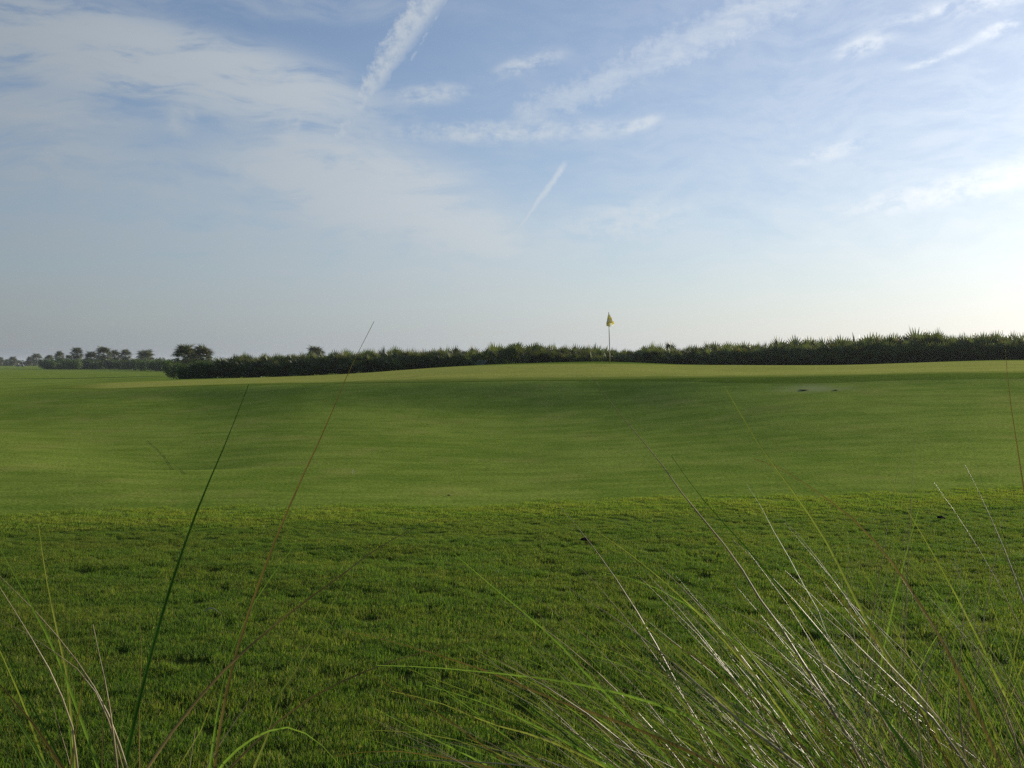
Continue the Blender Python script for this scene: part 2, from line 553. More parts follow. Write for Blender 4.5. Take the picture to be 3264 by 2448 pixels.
ra.data.foreach_set('value', (np.clip(0.15 + (rough_edge(XX) - YY) * 0.30, 0, 1) * (YY < rough_edge(XX) + 0.05)).astype(np.float32).ravel())  # fades towards the fairway: shade among the near blades put into the ground colour
tag(ground, 'close-mown green fairway turf rolling back to the dunes', kind='structure')


def strip_sheet(name, pxs, front, back, mat, rows, lift, label):
    """sheet of turf laid on the terrain between two edges given as distances along each bearing"""
    vs, fs = [], []
    nc = len(pxs)
    PX = np.array(pxs, float)
    Yf, Yb = front(PX), back(PX)
    for r in range(rows):
        Y = Yf + (Yb - Yf) * r / (rows - 1)
        x = gx(PX, Y)
        vs += np.stack([x, Y, hz(x, Y) + lift], 1).tolist()
    for r in range(rows - 1):
        for i in range(nc - 1):
            fs.append((r * nc + i, r * nc + i + 1, (r + 1) * nc + i + 1, (r + 1) * nc + i))
    o = link(name, mesh_np(name, vs, fs, mat, True))
    tt = np.linspace(0, 1, rows)[:, None]
    ed = np.minimum(np.minimum(tt, 1 - tt) * (Yb - Yf)[None, :] / 1.6, (PX - PX[0])[None, :] / 260.0)
    ea = o.data.attributes.new('edge', 'FLOAT', 'POINT')
    ea.data.foreach_set('value', np.clip(ed, 0, 1).astype(np.float32).ravel())
    tag(o, label, kind='structure')
    return o


def interp(tab):
    X, Yv = [t[0] for t in tab], [t[1] for t in tab]
    return lambda v: pchip(X, Yv, np.atleast_1d(np.asarray(v, float)))


def row_to_Y(px, py, lo, hi):
    """distance at which the turf along a bearing meets a given photo row"""
    Ys = np.linspace(lo, hi, 400)
    z = hz(gx(px, Ys), Ys) - EYE
    rows_ = HOR - z / Ys * F
    i = int(np.argmin(np.abs(rows_ - py)))
    return float(Ys[i])


G_ROWS = [(165, 1236), (240, 1241), (334, 1240.5), (556, 1232.5), (820, 1225.5), (1184, 1220.5), (1569, 1215), (1907, 1210.5), (2369, 1203.5), (2790, 1196), (3264, 1190.5), (3600, 1188)]
_fr = [(p_, row_to_Y(p_, r_, 27, 40)) for p_, r_ in G_ROWS]
_fr[0] = (165, 41.3)
_fr[1] = (240, 38.6)
green_front = interp(_fr)
green_back = interp([(165, 41.5), (240, 44.5), (420, 47), (700, 47.5), (1000, 46), (1400, 43.6), (1632, 41.2), (1907, 40.5), (2100, 41.0), (2250, 42.4), (2600, 42.6), (2900, 41.0), (3264, 38.6), (3600, 38)])
gpx = list(range(165, 3601, 15))
strip_sheet('putting_green', gpx, green_front, green_back, M_GREEN, 60, 0.005, 'smooth yellow-green putting green around the flagstick')
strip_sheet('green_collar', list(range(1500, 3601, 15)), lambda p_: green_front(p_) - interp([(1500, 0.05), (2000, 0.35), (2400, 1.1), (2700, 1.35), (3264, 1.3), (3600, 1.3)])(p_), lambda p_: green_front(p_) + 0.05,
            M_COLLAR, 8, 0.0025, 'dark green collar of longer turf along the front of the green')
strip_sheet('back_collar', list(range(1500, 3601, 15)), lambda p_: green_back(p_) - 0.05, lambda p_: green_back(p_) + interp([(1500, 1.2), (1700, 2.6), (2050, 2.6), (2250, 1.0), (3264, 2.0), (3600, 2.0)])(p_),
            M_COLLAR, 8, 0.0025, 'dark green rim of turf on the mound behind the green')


# ------------------------------------------------------------------ foliage materials
def leaf_mat(name, c_a, c_b, c_dead=None, dead=0.0, trans=0.35, rough=0.4, spec=0.5, use_obj=True):
    """leaf with light passing through it; colour varies leaf by leaf and plant by plant"""
    m, n = new_mat(name)
    g = n.node('ShaderNodeNewGeometry')
    isl = g.outputs['Random Per Island']
    c = n.mix(isl, c_a, c_b)
    if use_obj:
        oi = n.node('ShaderNodeObjectInfo')
        c = n.mix(1.0, c, n.vm('SCALE', (1, 1, 1), scale=n.smooth(oi.outputs['Random'], 0, 1, 0.75, 1.25)), 'MULTIPLY')
    if c_dead:
        r2 = n.m('FRACT', n.m('MULTIPLY', isl, 57.31))
        c = n.mix(n.m('LESS_THAN', r2, dead), c, c_dead)
    c = n.mix(1.0, c, n.vm('SCALE', (1, 1, 1), scale=n.smooth(n.noise(g.outputs['Position'], 2.2, 2), 0.3, 0.7, 0.8, 1.2)), 'MULTIPLY')
    p = n.node('ShaderNodeBsdfPrincipled')
    n.put(p.inputs['Base Color'], c)
    p.inputs['Roughness'].default_value = rough
    p.inputs['Specular IOR Level'].default_value = spec
    t = n.node('ShaderNodeBsdfTranslucent')
    n.put(t.inputs['Color'], n.mix(1.0, c, (1.15, 1.15, 0.6, 1), 'MULTIPLY'))
    mx = n.node('ShaderNodeMixShader')
    mx.inputs[0].default_value = trans
    n.t.links.new(p.outputs[0], mx.inputs[1])
    n.t.links.new(t.outputs[0], mx.inputs[2])
    finish(n, mx.outputs[0])
    return m


def plain_mat(name, col, rough=0.6, spec=0.4, noise_amt=0.25, scale=8.0, metal=0.0, bump=0.0):
    m, n = new_mat(name)
    g = n.node('ShaderNodeTexCoord')
    f = n.noise(g.outputs['Object'], scale, 5, 0.6)
    c = n.mix(1.0, (*col, 1), n.vm('SCALE', (1, 1, 1), scale=n.smooth(f, 0.25, 0.75, 1 - noise_amt, 1 + noise_amt)), 'MULTIPLY')
    p = n.node('ShaderNodeBsdfPrincipled')
    n.put(p.inputs['Base Color'], c)
    p.inputs['Roughness'].default_value = rough
    p.inputs['Specular IOR Level'].default_value = spec
    p.inputs['Metallic'].default_value = metal
    if bump:
        b = n.node('ShaderNodeBump')
        b.inputs['Distance'].default_value = bump
        n.put(b.inputs['Height'], f)
        n.t.links.new(b.outputs[0], p.inputs['Normal'])
    finish(n, p.outputs[0])
    return m


M_PALMETTO = leaf_mat('palmetto_leaf', (0.085, 0.115, 0.045), (0.130, 0.150, 0.062), (0.22, 0.15, 0.07), 0.08, 0.36, 0.45, 0.35)
M_PALM = leaf_mat('palm_leaf', (0.090, 0.112, 0.050), (0.130, 0.140, 0.065), (0.22, 0.16, 0.09), 0.10, 0.34, 0.42, 0.5)
M_SHRUB = leaf_mat('shrub_leaf', (0.060, 0.105, 0.022), (0.105, 0.155, 0.036), None, 0, 0.40, 0.42, 0.45)
M_SHRUB_LIGHT = leaf_mat('bright_shrub_leaf', (0.075, 0.150, 0.020), (0.120, 0.200, 0.030), None, 0, 0.45, 0.45, 0.4)
M_STEM = plain_mat('plant_stem', (0.10, 0.085, 0.055), 0.8, 0.2)
M_TRUNK = plain_mat('palm_trunk', (0.20, 0.165, 0.125), 0.9, 0.15, 0.45, 9.0, 0, 0.03)


# ------------------------------------------------------------------ fan frond of a palmetto / cabbage palm
def frond_geo(rng, petiole, radius, spread, nleaf, droop=0.15, cup=0.25):
    """fan leaf: stalk from the origin along +Y, blade of pointed segments beyond it; top side up (+Z)"""
    vs, fs = [], []
    w = 0.011
    sag = -0.05 * petiole
    vs += [(-w, 0, 0), (w, 0, 0), (w * 0.8, petiole * 0.55, sag * 0.2 + 0.006), (-w * 0.8, petiole * 0.55, sag * 0.2 + 0.006), (w * 0.7, petiole, sag), (-w * 0.7, petiole, sag)]
    fs += [(0, 1, 2, 3), (3, 2, 4, 5)]
    for i in range(nleaf):
        a = -spread / 2 + spread * i / (nleaf - 1) + rng.uniform(-0.03, 0.03)
        L = radius * (1.0 - 0.28 * (abs(a) / (spread / 2)) ** 2) * rng.uniform(0.9, 1.06)
        dxx, dyy = math.sin(a), math.cos(a)
        zt = cup * L * abs(math.sin(a)) * 0.6 - droop * L * rng.uniform(0.6, 1.5)
        wm = L * 0.045 + 0.008
        nxx, nyy = dyy, -dxx
        b = len(vs)
        base = (0, petiole, sag)
        mid = (dxx * L * 0.5, petiole + dyy * L * 0.5, sag + cup * L * 0.28 * abs(math.sin(a)) + 0.02 * L)
        fold = wm * 0.55
        vs += [base, (mid[0] + nxx * wm, mid[1] + nyy * wm, mid[2] - fold), mid, (mid[0] - nxx * wm, mid[1] - nyy * wm, mid[2] - fold), (dxx * L, petiole + dyy * L, sag + zt)]
        fs += [(b, b + 1, b + 2), (b, b + 2, b + 3), (b + 1, b + 4, b + 2), (b + 2, b + 4, b + 3)]
    return vs, fs


rngF = random.Random(11)
FRONDS = []          # stiff palmetto fronds
for k_ in range(6):
    FRONDS.append(frond_geo(rngF, rngF.uniform(0.45, 0.75), rngF.uniform(0.46, 0.60), R(rngF.uniform(190, 235)), 17, 0.03, 0.35))
PFRONDS = []         # arching cabbage-palm fronds
for k_ in range(5):
    PFRONDS.append(frond_geo(rngF, rngF.uniform(0.75, 1.0), rngF.uniform(0.75, 0.95), R(rngF.uniform(230, 275)), 18, 0.45, 0.45))
FROND_ME = [mesh_np('frond', v, f, M_PALMETTO) for v, f in FRONDS]


def frond_matrix(rng, base, yaw, pitch, roll, s):
    return Matrix.Translation(base) @ Matrix.Rotation(yaw, 4, 'Z') @ Matrix.Rotation(pitch, 4, 'X') @ Matrix.Rotation(roll, 4, 'Y') @ Matrix.Scale(s, 4)


def palmetto_layout(rng, n, spread):
    out = []
    for i in range(n):
        t = i / n
        a = rng.uniform(0, 2 * math.pi)
        r = spread * math.sqrt(rng.random())
        up = rng.uniform(0.0, 0.42)                   # stems of uneven height
        pitch = R(rng.uniform(48, 88)) if t < 0.55 else R(rng.uniform(8, 50))
        base = Vector((r * math.cos(a), r * math.sin(a), up if t < 0.8 else rng.uniform(0.0, 0.25)))
        yaw = a - math.pi / 2 + rng.uniform(-0.9, 0.9)
        out.append((rng.randrange(len(FRONDS)), base, yaw, pitch, rng.uniform(-0.5, 0.5), rng.uniform(0.75, 1.08)))
    return out


def merge(layout, geos):
    V, Fc = [], []
    for gi, base, yaw, pitch, roll, s in layout:
        M = frond_matrix(None, base, yaw, pitch, roll, s)
        b = len(V)
        v, f = geos[gi]
        V += [tuple(M @ Vector(p)) for p in v]
        Fc += [tuple(i + b for i in q) for q in f]
    return V, Fc


BUSH_ME = []
rngB = random.Random(5)
for k_ in range(7):
    v, f = merge(palmetto_layout(rngB, 34, 0.55), FRONDS)
    BUSH_ME.append(mesh_np('palmetto_foliage', v, f, M_PALMETTO))


# ------------------------------------------------------------------ the dune thicket of saw palmetto behind the green
TOPROW = interp([(640, 1134), (760, 1131), (900, 1129), (1000, 1129), (1180, 1116), (1300, 1114), (1400, 1112), (1560, 1110), (1700, 1102), (1840, 1104), (1940, 1111), (2010, 1112),
                 (2090, 1098), (2200, 1094), (2300, 1085), (2450, 1083), (2600, 1074), (2720, 1066), (2880, 1054), (2960, 1052), (3020, 1059), (3080, 1063), (3160, 1054), (3264, 1060), (3500, 1056), (3900, 1060)])
HEDGE_Y = interp([(500, 62), (640, 61), (900, 57), (1200, 54), (1632, 51.5), (2000, 50), (2600, 48), (3264, 46.5), (3900, 46)])
BG = 'saw palmettos in the dune thicket'
rngT = random.Random(21)
SEGS = [(1060, 'left of the single palm crown'), (1560, 'right of the single palm crown'),
        (1915, 'between dark clump and flagstick'), (2085, 'just right of the flagstick'),
        (2500, 'right of the pale green fan'), (2850, 'left of the tallest palmetto'), (9999, 'right of the tallest palmetto')]
ROWS = ['saw palmetto at the dark foot of the thicket ', 'saw palmetto halfway up the thicket ', 'saw palmetto on the thicket skyline ']


def seg_label(px, row):
    seg = next(t for lim, t in SEGS if px < lim)
    row = min(row, 2)
    return ROWS[row] + seg.replace('', ''), BG + ' ' + ('foot', 'middle', 'skyline')[row] + ' ' + seg


def place_bush(px, Y, top, label, group, detailed=False, wide=1.0, cap=2.6):
    x = gx(px, Y)
    z0 = hz1(x, Y) - 0.03
    h = min(cap, max(0.9, top - z0))
    rz = rngT.uniform(0, 6.28)
    s = h / 1.62
    if detailed:
        e = empty('saw_palmetto', (x, Y, z0), rz)
        e.scale = (s * wide, s * wide, s)
        for gi, base, yaw, pitch, roll, sc in palmetto_layout(rngT, 26, 0.5):
            c = link('frond', FROND_ME[gi], e)
            c.matrix_local = frond_matrix(None, base, yaw, pitch, roll, sc)
        o = e
    else:
        o = link('saw_palmetto', rngT.choice(BUSH_ME))
        o.location = (x, Y, z0)
        o.rotation_euler = (rngT.uniform(-.06, .06), rngT.uniform(-.06, .06), rz)
        o.scale = (s * wide, s * wide, s)
    tag(o, label, 'shrub', group)
    return o


n_bush = 0
for row, (dY, step) in enumerate(((0.0, 34), (0.9, 36), (2.0, 38), (3.6, 46))):
    px = 735.0 + row * 11
    while px < 3420:
        Y = float(HEDGE_Y(px)[0]) + dY + rngT.uniform(-0.35, 0.35)
        tr = float(TOPROW(px)[0]) - (13 if px < 1700 else 10 if px < 2050 else 5) + rngT.uniform(-8, 7) + (16 if row == 0 else 7 if row == 1 else 0)
        top = EYE + (HOR - tr) / F * Y
        lab, grp = seg_label(px, row)
        place_bush(px, Y, top, lab, grp,
                   detailed=(row == 2 and px > 2050 and rngT.random() < 0.5), wide=1.1)
        n_bush += 1
        px += step * rngT.uniform(0.8, 1.2)

# single plants that stand out of the thicket
def feature(px, toprow, Y, label, wide=1.0):
    place_bush(px, Y, EYE + (HOR - toprow) / F * Y, label, None, True, wide, 3.2)


feature(1622, 1079, 50.2, 'large dark rounded saw palmetto rising left of the flag', 1.5)
feature(1664, 1086, 50.5, 'rounded saw palmetto close against the largest dark clump left of the flag', 1.4)
feature(2092, 1083, 50.2, 'pale green saw palmetto standing up right of the flag', 0.9)
feature(2890, 1044, 48.2, 'tallest saw palmetto with upright fans near the right of the thicket', 1.1)
feature(2952, 1045, 48.3, 'tall saw palmetto just right of the tallest one', 1.0)
feature(2996, 1046, 48.0, 'narrow upright saw palmetto fan beside a dip in the thicket', 0.7)
feature(3118, 1048, 47.6, 'saw palmetto with a tall open fan before the bright sky', 0.85)
feature(3162, 1045, 47.4, 'saw palmetto with a yellowing fan near the right edge', 0.85)


# ------------------------------------------------------------------ broadleaf shrubs
def shrub_mesh(rng, n, leaf, lumps, mat, flat=0.8):
    """leaves spread through a lumpy crown that reaches the ground"""
    cs = []
    for _ in range(lumps):
        a, r = rng.uniform(0, 6.28), math.sqrt(rng.random()) * 0.62
        cs.append((Vector((r * math.cos(a), r * math.sin(a), rng.uniform(0.22, 0.72) * flat)), rng.uniform(0.24, 0.42)))
    V, Fc = [], []
    for i in range(n):
        c, rr = rng.choice(cs)
        d = Vector((rng.gauss(0, 1), rng.gauss(0, 1), rng.gauss(0, 1))).normalized()
        p = c + d * rr * (rng.random() ** 0.35) * rng.uniform(0.85, 1.12)
        if p.z < 0.02:
            p.z = rng.uniform(0.02, 0.2)
        nrm = (d + Vector((rng.uniform(-.9, .9), rng.uniform(-.9, .9), rng.uniform(-.3, 1.1)))).normalized()
        t = nrm.cross(Vector((rng.uniform(-1, 1), rng.uniform(-1, 1), 0.3))).normalized()
        b = nrm.cross(t)
        L, w_ = leaf * rng.uniform(0.7, 1.35), leaf * rng.uniform(0.38, 0.6)
        k0 = len(V)
        V += [tuple(p - t * L), tuple(p + b * w_ + nrm * 0.01), tuple(p + t * L), tuple(p - b * w_ + nrm * 0.01)]
        Fc += [(k0, k0 + 1, k0 + 2), (k0, k0 + 2, k0 + 3)]
    return mesh_np('foliage', V, Fc, mat)


def stems_mesh(rng, n, h):
    mb = MB()
    for _ in range(n):
        a = rng.uniform(0, 6.28)
        e = Vector((math.cos(a) * rng.uniform(.2, .5), math.sin(a) * rng.uniform(.2, .5), h * rng.uniform(.5, .9)))
        mb.tube([(0.08 * math.cos(a), 0.08 * math.sin(a), -0.02), e * 0.5 + Vector((0, 0, 0.06)), e], [0.025, 0.018, 0.008], 5)
    return mb.mesh('stem', M_STEM)


rngS = random.Random(9)
SHRUBS = [shrub_mesh(rngS, 2600, 0.050, 16, M_SHRUB) for _ in range(4)]
SHRUBS_L = [shrub_mesh(rngS, 2200, 0.050, 13, M_SHRUB_LIGHT) for _ in range(2)]
STEMS = [stems_mesh(rngS, 7, 0.8) for _ in range(2)]


def shrub(px, baserow, toprow, Y, wpx, label, group=None, light=False, i=0):
    x = gx(px, Y)
    z0 = hz1(x, Y) - 0.05
    h = EYE + (HOR - toprow) / F * Y - z0
    e = empty('broadleaf_shrub', (x, Y, z0), rngS.uniform(0, 6.28))
    w_ = wpx / F * Y / 1.6
    e.scale = (w_, w_, h / 0.92)
    link('foliage', (SHRUBS_L if light else SHRUBS)[i % (2 if light else 4)], e)
    link('stem', STEMS[i % 2], e)
    tag(e, label, 'shrub', group)
    return e


shrub(592, 1208, 1150, 61.5, 90, 'dark rounded shrub at the left end of the thicket', i=0)
shrub(640, 1208, 1142, 61.0, 95, 'dark leafy shrub below the two leaning palm crowns', i=1)
shrub(690, 1207, 1134, 61.2, 92, 'bright green leafy shrub topping the left end of the thicket', light=True, i=0)
shrub(580, 1185, 1166, 60.2, 36, 'small bright green sprig low on the dark shrub', light=True, i=1)
shrub(650, 1160, 1146, 60.4, 46, 'light green shoots along the top of the dark shrub', light=True, i=1)
shrub(735, 1207, 1150, 59.6, 84, 'dark shrub right of the bright green one', i=2)
shrub(805, 1205, 1154, 58.4, 100, 'low dark shrub behind the golf ball', i=3)
shrub(890, 1202, 1158, 57.0, 100, 'low dark shrub at the foot of the thicket below the single palm', i=0)
shrub(965, 1200, 1160, 55.6, 90, 'low dark shrub right of the single palm foot', i=1)
shrub(545, 1190, 1140, 78, 70, 'dull green shrub behind the left end of the thicket', i=2)

# farther scrub along the next hole
rngH = random.Random(33)
FG = 'low scrub bushes along the far fairway'


def far_label(px):
    seg = 'left of the pale-trunked palm' if px < 330 else 'between pale-trunked and stout palms' if px < 464 else 'right of the stout lone palm'
    return 'dull green scrub bush in the far low belt ' + seg, FG + ' ' + seg


px = 160.0
while px < 560:
    Y = 205 + rngH.uniform(-6, 6) - max(0, px - 380) * 0.35
    shrub(px, 1168, 1143 + rngH.uniform(-7, 6), Y, 44, *far_label(px), i=rngH.randrange(4))
    px += 17
px = 150.0
while px < 760:
    Y = 235 - max(0, px - 400) * 0.35 + rngH.uniform(-6, 6)
    shrub(px, 1160, 1137 + rngH.uniform(-5, 4), Y, 50, *far_label(px), i=rngH.randrange(4))
    px += 24
px = -60.0
while px < 175:
    shrub(px, 1163, 1144 + rngH.uniform(-3, 5), 430 + rngH.uniform(-10, 10), 34, 'hazy scrub bush far beyond the golf cart', 'hazy scrub beyond the golf cart', i=rngH.randrange(4))
    px += 14


# ------------------------------------------------------------------ cabbage palms
def palm_crown(rng, n, low):
    lay = []
    for i in range(n):
        t = (i + 0.5) / n
        pitch = R(84 - t * (84 + low)) + rng.uniform(-0.15, 0.15)
        yaw = i * 2.39996 + rng.uniform(-0.3, 0.3)
        lay.append((rng.randrange(len(PFRONDS)), Vector((0, 0, 0)), yaw, pitch, rng.uniform(-0.35, 0.35), rng.uniform(0.85, 1.05)))
    v, f = merge(lay, PFRONDS)
    return mesh_np('crown', v, f, M_PALM)


rngP = random.Random(17)
CROWNS = [palm_crown(rngP, 52, 62) for _ in range(4)]


def trunk_mesh(h, r):
    mb = MB()
    pts, rad = [], []
    for i in range(15):
        t = i / 14
        pts.append((0.05 * math.sin(t * 2.0), 0.03 * math.sin(t * 3), -0.15 + (h + 0.15) * t))
        rad.append(r * (1.25 - 0.25 * min(1, t * 4)) * (1.12 if i % 2 else 0.94) * (1.25 if t > 0.8 else 1))
    mb.tube(pts, rad, 9)
    return mb.mesh('trunk', M_TRUNK, True)


def palm(px, crown_row, toprow, wpx, Y, label, i=0, group=None, squash=1.0):
    """crown centre row, top row and crown width as seen in the photo"""
    x = gx(px, Y)
    z0 = hz1(x, Y)
    zc = EYE + (HOR - crown_row - 7) / F * Y
    D = wpx / F * Y
    e = empty('cabbage_palm', (x, Y, z0), rngP.uniform(0, 6.28))
    h = max(0.4, zc - z0)
    link('trunk', trunk_mesh(h, max(0.16, 0.055 * D)), e)
    c = link('crown', CROWNS[i % 4], e)
    c.location = (0.05 * math.sin(2.0), 0, h)
    s = D / 2.45
    c.scale = (s, s, s * squash)
    tag(e, label, 'palm tree', group)
    return e


palm(592, 1136, 1100, 84, 92, 'wide twin palm crown leaning out at the left end of the thicket', 0)
palm(643, 1133, 1103, 70, 90, 'smaller palm crown right against the wide twin crown', 1)
palm(616, 1142, 1112, 64, 93, 'low palm crown filling the gap between the twin crowns', 2)
palm(1003, 1131, 1105, 66, 118, 'single palm crown poking over the thicket left of the tall straw blade', 2)
palm(330, 1124, 1106, 50, 214, 'far palm with a full crown and a pale trunk showing', 3)
palm(245, 1122, 1110, 40, 236, 'far palm with a round crown on a dark trunk', 0)
palm(190, 1130, 1120, 32, 262, 'far slender palm left of the round-crowned palm', 1)
palm(157, 1141, 1133, 31, 300, 'short far palm beside the person in white', 2)
palm(219, 1137, 1127, 24, 250, 'small low palm between the slender palm and the round-crowned palm', 3)
palm(290, 1137, 1124, 44, 222, 'dense dark low palm left of the pale-trunked palm', 0)
palm(366, 1130, 1118, 38, 226, 'far palm just right of the pale-trunked palm', 1)
palm(400, 1127, 1114, 38, 224, 'far palm with drooping leaves, second right of the pale-trunked palm', 2)
palm(464, 1138, 1114, 58, 190, 'stout bushy palm standing alone left of the thicket end', 3)
palm(116, 1138, 1128, 34, 405, 'hazy far palm right of the golf cart', 0)
palm(96, 1144, 1135, 26, 408, 'low hazy palm just right of the golf cart', 1)
palm(42, 1143, 1136, 26, 402, 'hazy far palm left of the golf cart', 2)
palm(-2, 1144, 1136, 26, 410, 'hazy palm cut off by the left edge', 3)


# ------------------------------------------------------------------ flagstick with a drooping chequered flag
def checker_mat():
    m, n = new_mat('flag_cloth')
    uv = n.node('ShaderNodeUVMap')
    ck = n.node('ShaderNodeTexChecker')
    n.put(ck.inputs['Vector'], uv.outputs[0])
    ck.inputs['Scale'].default_value = 5.0
    ck.inputs['Color1'].default_value = (0.88, 0.77, 0.24, 1)
    ck.inputs['Color2'].default_value = (0.88, 0.88, 0.84, 1)
    p = n.node('ShaderNodeBsdfPrincipled')
    n.put(p.inputs['Base Color'], ck.outputs[0])
    p.inputs['Roughness'].default_value = 0.8
    p.inputs['Specular IOR Level'].default_value = 0.1
    t = n.node('ShaderNodeBsdfTranslucent')
    n.put(t.inputs['Color'], ck.outputs[0])
    mx = n.node('ShaderNodeMixShader')
    mx.inputs[0].default_value = 0.6
    n.t.links.new(p.outputs[0], mx.inputs[1])
    n.t.links.new(t.outputs[0], mx.inputs[2])
    finish(n, mx.outputs[0])
    return m


M_WHITE = plain_mat('white_paint', (0.75, 0.75, 0.72), 0.4, 0.4, 0.05)
M_POLE = plain_mat('grey_fibreglass', (0.22, 0.22, 0.21), 0.45, 0.4, 0.08)
M_YELLOW = plain_mat('yellow_paint', (0.42, 0.34, 0.07), 0.5, 0.4, 0.1)
FY = 40.2
FX = gx(1944, FY)
FZ = hz1(FX, FY)
FTOP = EYE + (HOR - 995) / F * FY
fh = FTOP - FZ
flag = empty('flagstick', (FX, FY, FZ))
flag.rotation_euler = (0, -R(1.3), 0)
tag(flag, 'thin leaning golf flagstick with a limp yellow and white chequered flag', 'flagstick')
link('lower_pole', MB().tube([(0, 0, -0.10), (0, 0, fh * 0.30)], 0.017, 10).mesh('lower_pole', M_YELLOW, True), flag)
link('upper_pole', MB().tube([(0, 0, fh * 0.30), (0, 0, fh * 0.985)], 0.016, 10).mesh('upper_pole', M_POLE, True), flag)
link('band', MB().tube([(0, 0, fh * 0.62), (0, 0, fh * 0.645)], 0.020, 10).mesh('band', M_WHITE, True), flag)
link('finial', MB().tube([(0, 0, fh * 0.985), (0, 0, fh * 0.992), (0, 0, fh)], [0.018, 0.016, 0.004], 10).mesh('finial', M_POLE, True), flag)
# cloth gathered at the top of the pole and hanging in soft folds
nu, nv = 28, 22
FV, FF, FUV = [], [], []
ftop, fbot = fh * 0.965, fh * 0.965 - 0.56
for j in range(nv):
    v = j / (nv - 1)
    for i in range(nu):
        u = i / (nu - 1)
        wl, wr = 0.02 + 0.115 * v ** 0.8, 0.025 + 0.19 * v ** 0.85
        x = -wl + (wl + wr) * (0.5 - 0.5 * math.cos(math.pi * (u * 2.2 % 2.0 if u < 0.9 else 1.0 - (u - 0.9) * 2)))
        fold = math.sin(u * 6.283 * 2.3 + v * 0.8)
        y = -0.03 - (0.015 + 0.055 * v) * (1 + fold) + 0.05 * (u - 0.5)
        drop = 1.0 - 0.30 * abs(x - 0.02) / 0.17 * (0.3 + 0.7 * u)
        z = ftop - v * (ftop - fbot) * drop
        FV.append((x, y, z))
        FUV.append((u, v * 0.8))
for j in range(nv - 1):
    for i in range(nu - 1):
        FF.append((j * nu + i, j * nu + i + 1, (j + 1) * nu + i + 1, (j + 1) * nu + i))
fm = mesh_np('flag', FV, FF, checker_mat(), True)
uvl = fm.uv_layers.new(name='UVMap')
for lp in fm.loops:
    uvl.data[lp.index].uv = FUV[lp.vertex_index]
link('flag', fm, flag)


# ------------------------------------------------------------------ golf ball at the back edge of the green
def ball_mesh(r):
    bm = bmesh.new()
    bmesh.ops.create_icosphere(bm, subdivisions=4, radius=r)
    vs_ = [v.co.copy() for v in bm.verts]
    dim = []
    for i in range(150):                                   # dimples
        z = 1 - 2 * (i + 0.5) / 150
        a = i * 2.39996
        q = math.sqrt(1 - z * z)
        dim.append(Vector((q * math.cos(a), q * math.sin(a), z)))
    for v in bm.verts:
        d = v.co.normalized()
        k_ = max(d.dot(e) for e in dim)
        if k_ > 0.993:
            v.co *= 0.97
    me = bpy.data.meshes.new('golf_ball')
    bm.to_mesh(me)
    bm.free()
    me.materials.append(M_WHITE)
    me.polygons.foreach_set('use_smooth', [True] * len(me.polygons))
    return me


bx_, by_ = gx(832, 47.9), 47.9
ball = link('golf_ball', ball_mesh(0.0215))
ball.location = (bx_, by_, hz1(bx_, by_) + 0.030)
tag(ball, 'tiny white golf ball lying at the back left edge of the green', 'golf ball')

# ------------------------------------------------------------------ holes, clods and litter in the turf
M_SOIL = plain_mat('dark_soil', (0.022, 0.018, 0.012), 0.95, 0.05, 0.4, 30.0, 0, 0.01)
M_STRAW = plain_mat('dry_straw', (0.42, 0.36, 0.22), 0.6, 0.3, 0.2, 20)


def hole_mesh(rng, w, d):
    """ragged scrape: raised rim of torn turf round a dark sunken floor"""
    n = 20
    vs, fs = [], []
    rings = [(1.25, 0.002), (1.0, 0.004), (0.85, 0.002), (0.6, -0.006), (0.0, -0.008)]
    for r, z in rings:
        for i in range(n):
            a = 2 * math.pi * i / n
            k_ = r * (1 + 0.18 * math.sin(3 * a + 1) + rng.uniform(-.08, .08))
            vs.append((w * k_ * math.cos(a), d * k_ * math.sin(a), z + rng.uniform(-.004, .004)))
    for j in range(len(rings) - 1):
        for i in range(n):
            i2 = (i + 1) % n
            fs.append((j * n + i, j * n + i2, (j + 1) * n + i2, (j + 1) * n + i))
    return mesh_np('soil', vs, fs, M_SOIL, True)


def clod_mesh(rng, r):
    bm = bmesh.new()
    bmesh.ops.create_icosphere(bm, subdivisions=2, radius=r)
    for v in bm.verts:
        v.co *= rng.uniform(0.7, 1.2)
        v.co.z = max(v.co.z * 0.6, -r * 0.15)
    me = bpy.data.meshes.new('soil_clod')
    bm.to_mesh(me)
    bm.free()
    me.materials.append(M_SOIL)
    return me


rngD = random.Random(2)


def on_turf(px, py, lo, hi):
    Y = row_to_Y(px, py, lo, hi)
    x = gx(px, Y)
    return Vector((x, Y, hz1(x, Y)))


for px, py, w_, d_, lab in ((2562, 1244, 0.085, 0.13, 'dark torn hole in the pale dewy turf below the green'),
                            (2664, 1244.5, 0.045, 0.08, 'smaller dark hole right of the larger one in the pale turf')):
    p_ = on_turf(px, py, 24, 28.4)
    o = link('turf_hole', hole_mesh(rngD, w_, d_))
    o.location = p_ + Vector((0, 0, 0.012))
    tag(o, lab, 'hole')
for px, py, r_, lab in ((1865, 1733, 0.030, 'dark soil clod on the rough in the middle of the picture'), (3000, 1661, 0.034, 'dark soil clod in the rough near the right edge'),
                        (1430, 1582, 0.018, 'small dark soil clod on the mown turf left of centre'), (1277, 1632, 0.02, 'small dark soil clod at the edge of the rough')):
    p_ = on_turf(px, py, 6, 14)
    o = link('soil_clod', clod_mesh(rngD, r_))
    o.location = p_ + Vector((0, 0, 0.035 if py > 1640 else 0.012))
    o.scale = (1.3, 1, 1)
    tag(o, lab, 'soil clod')
p_ = on_turf(672, 1976, 4, 8)
mb = MB()
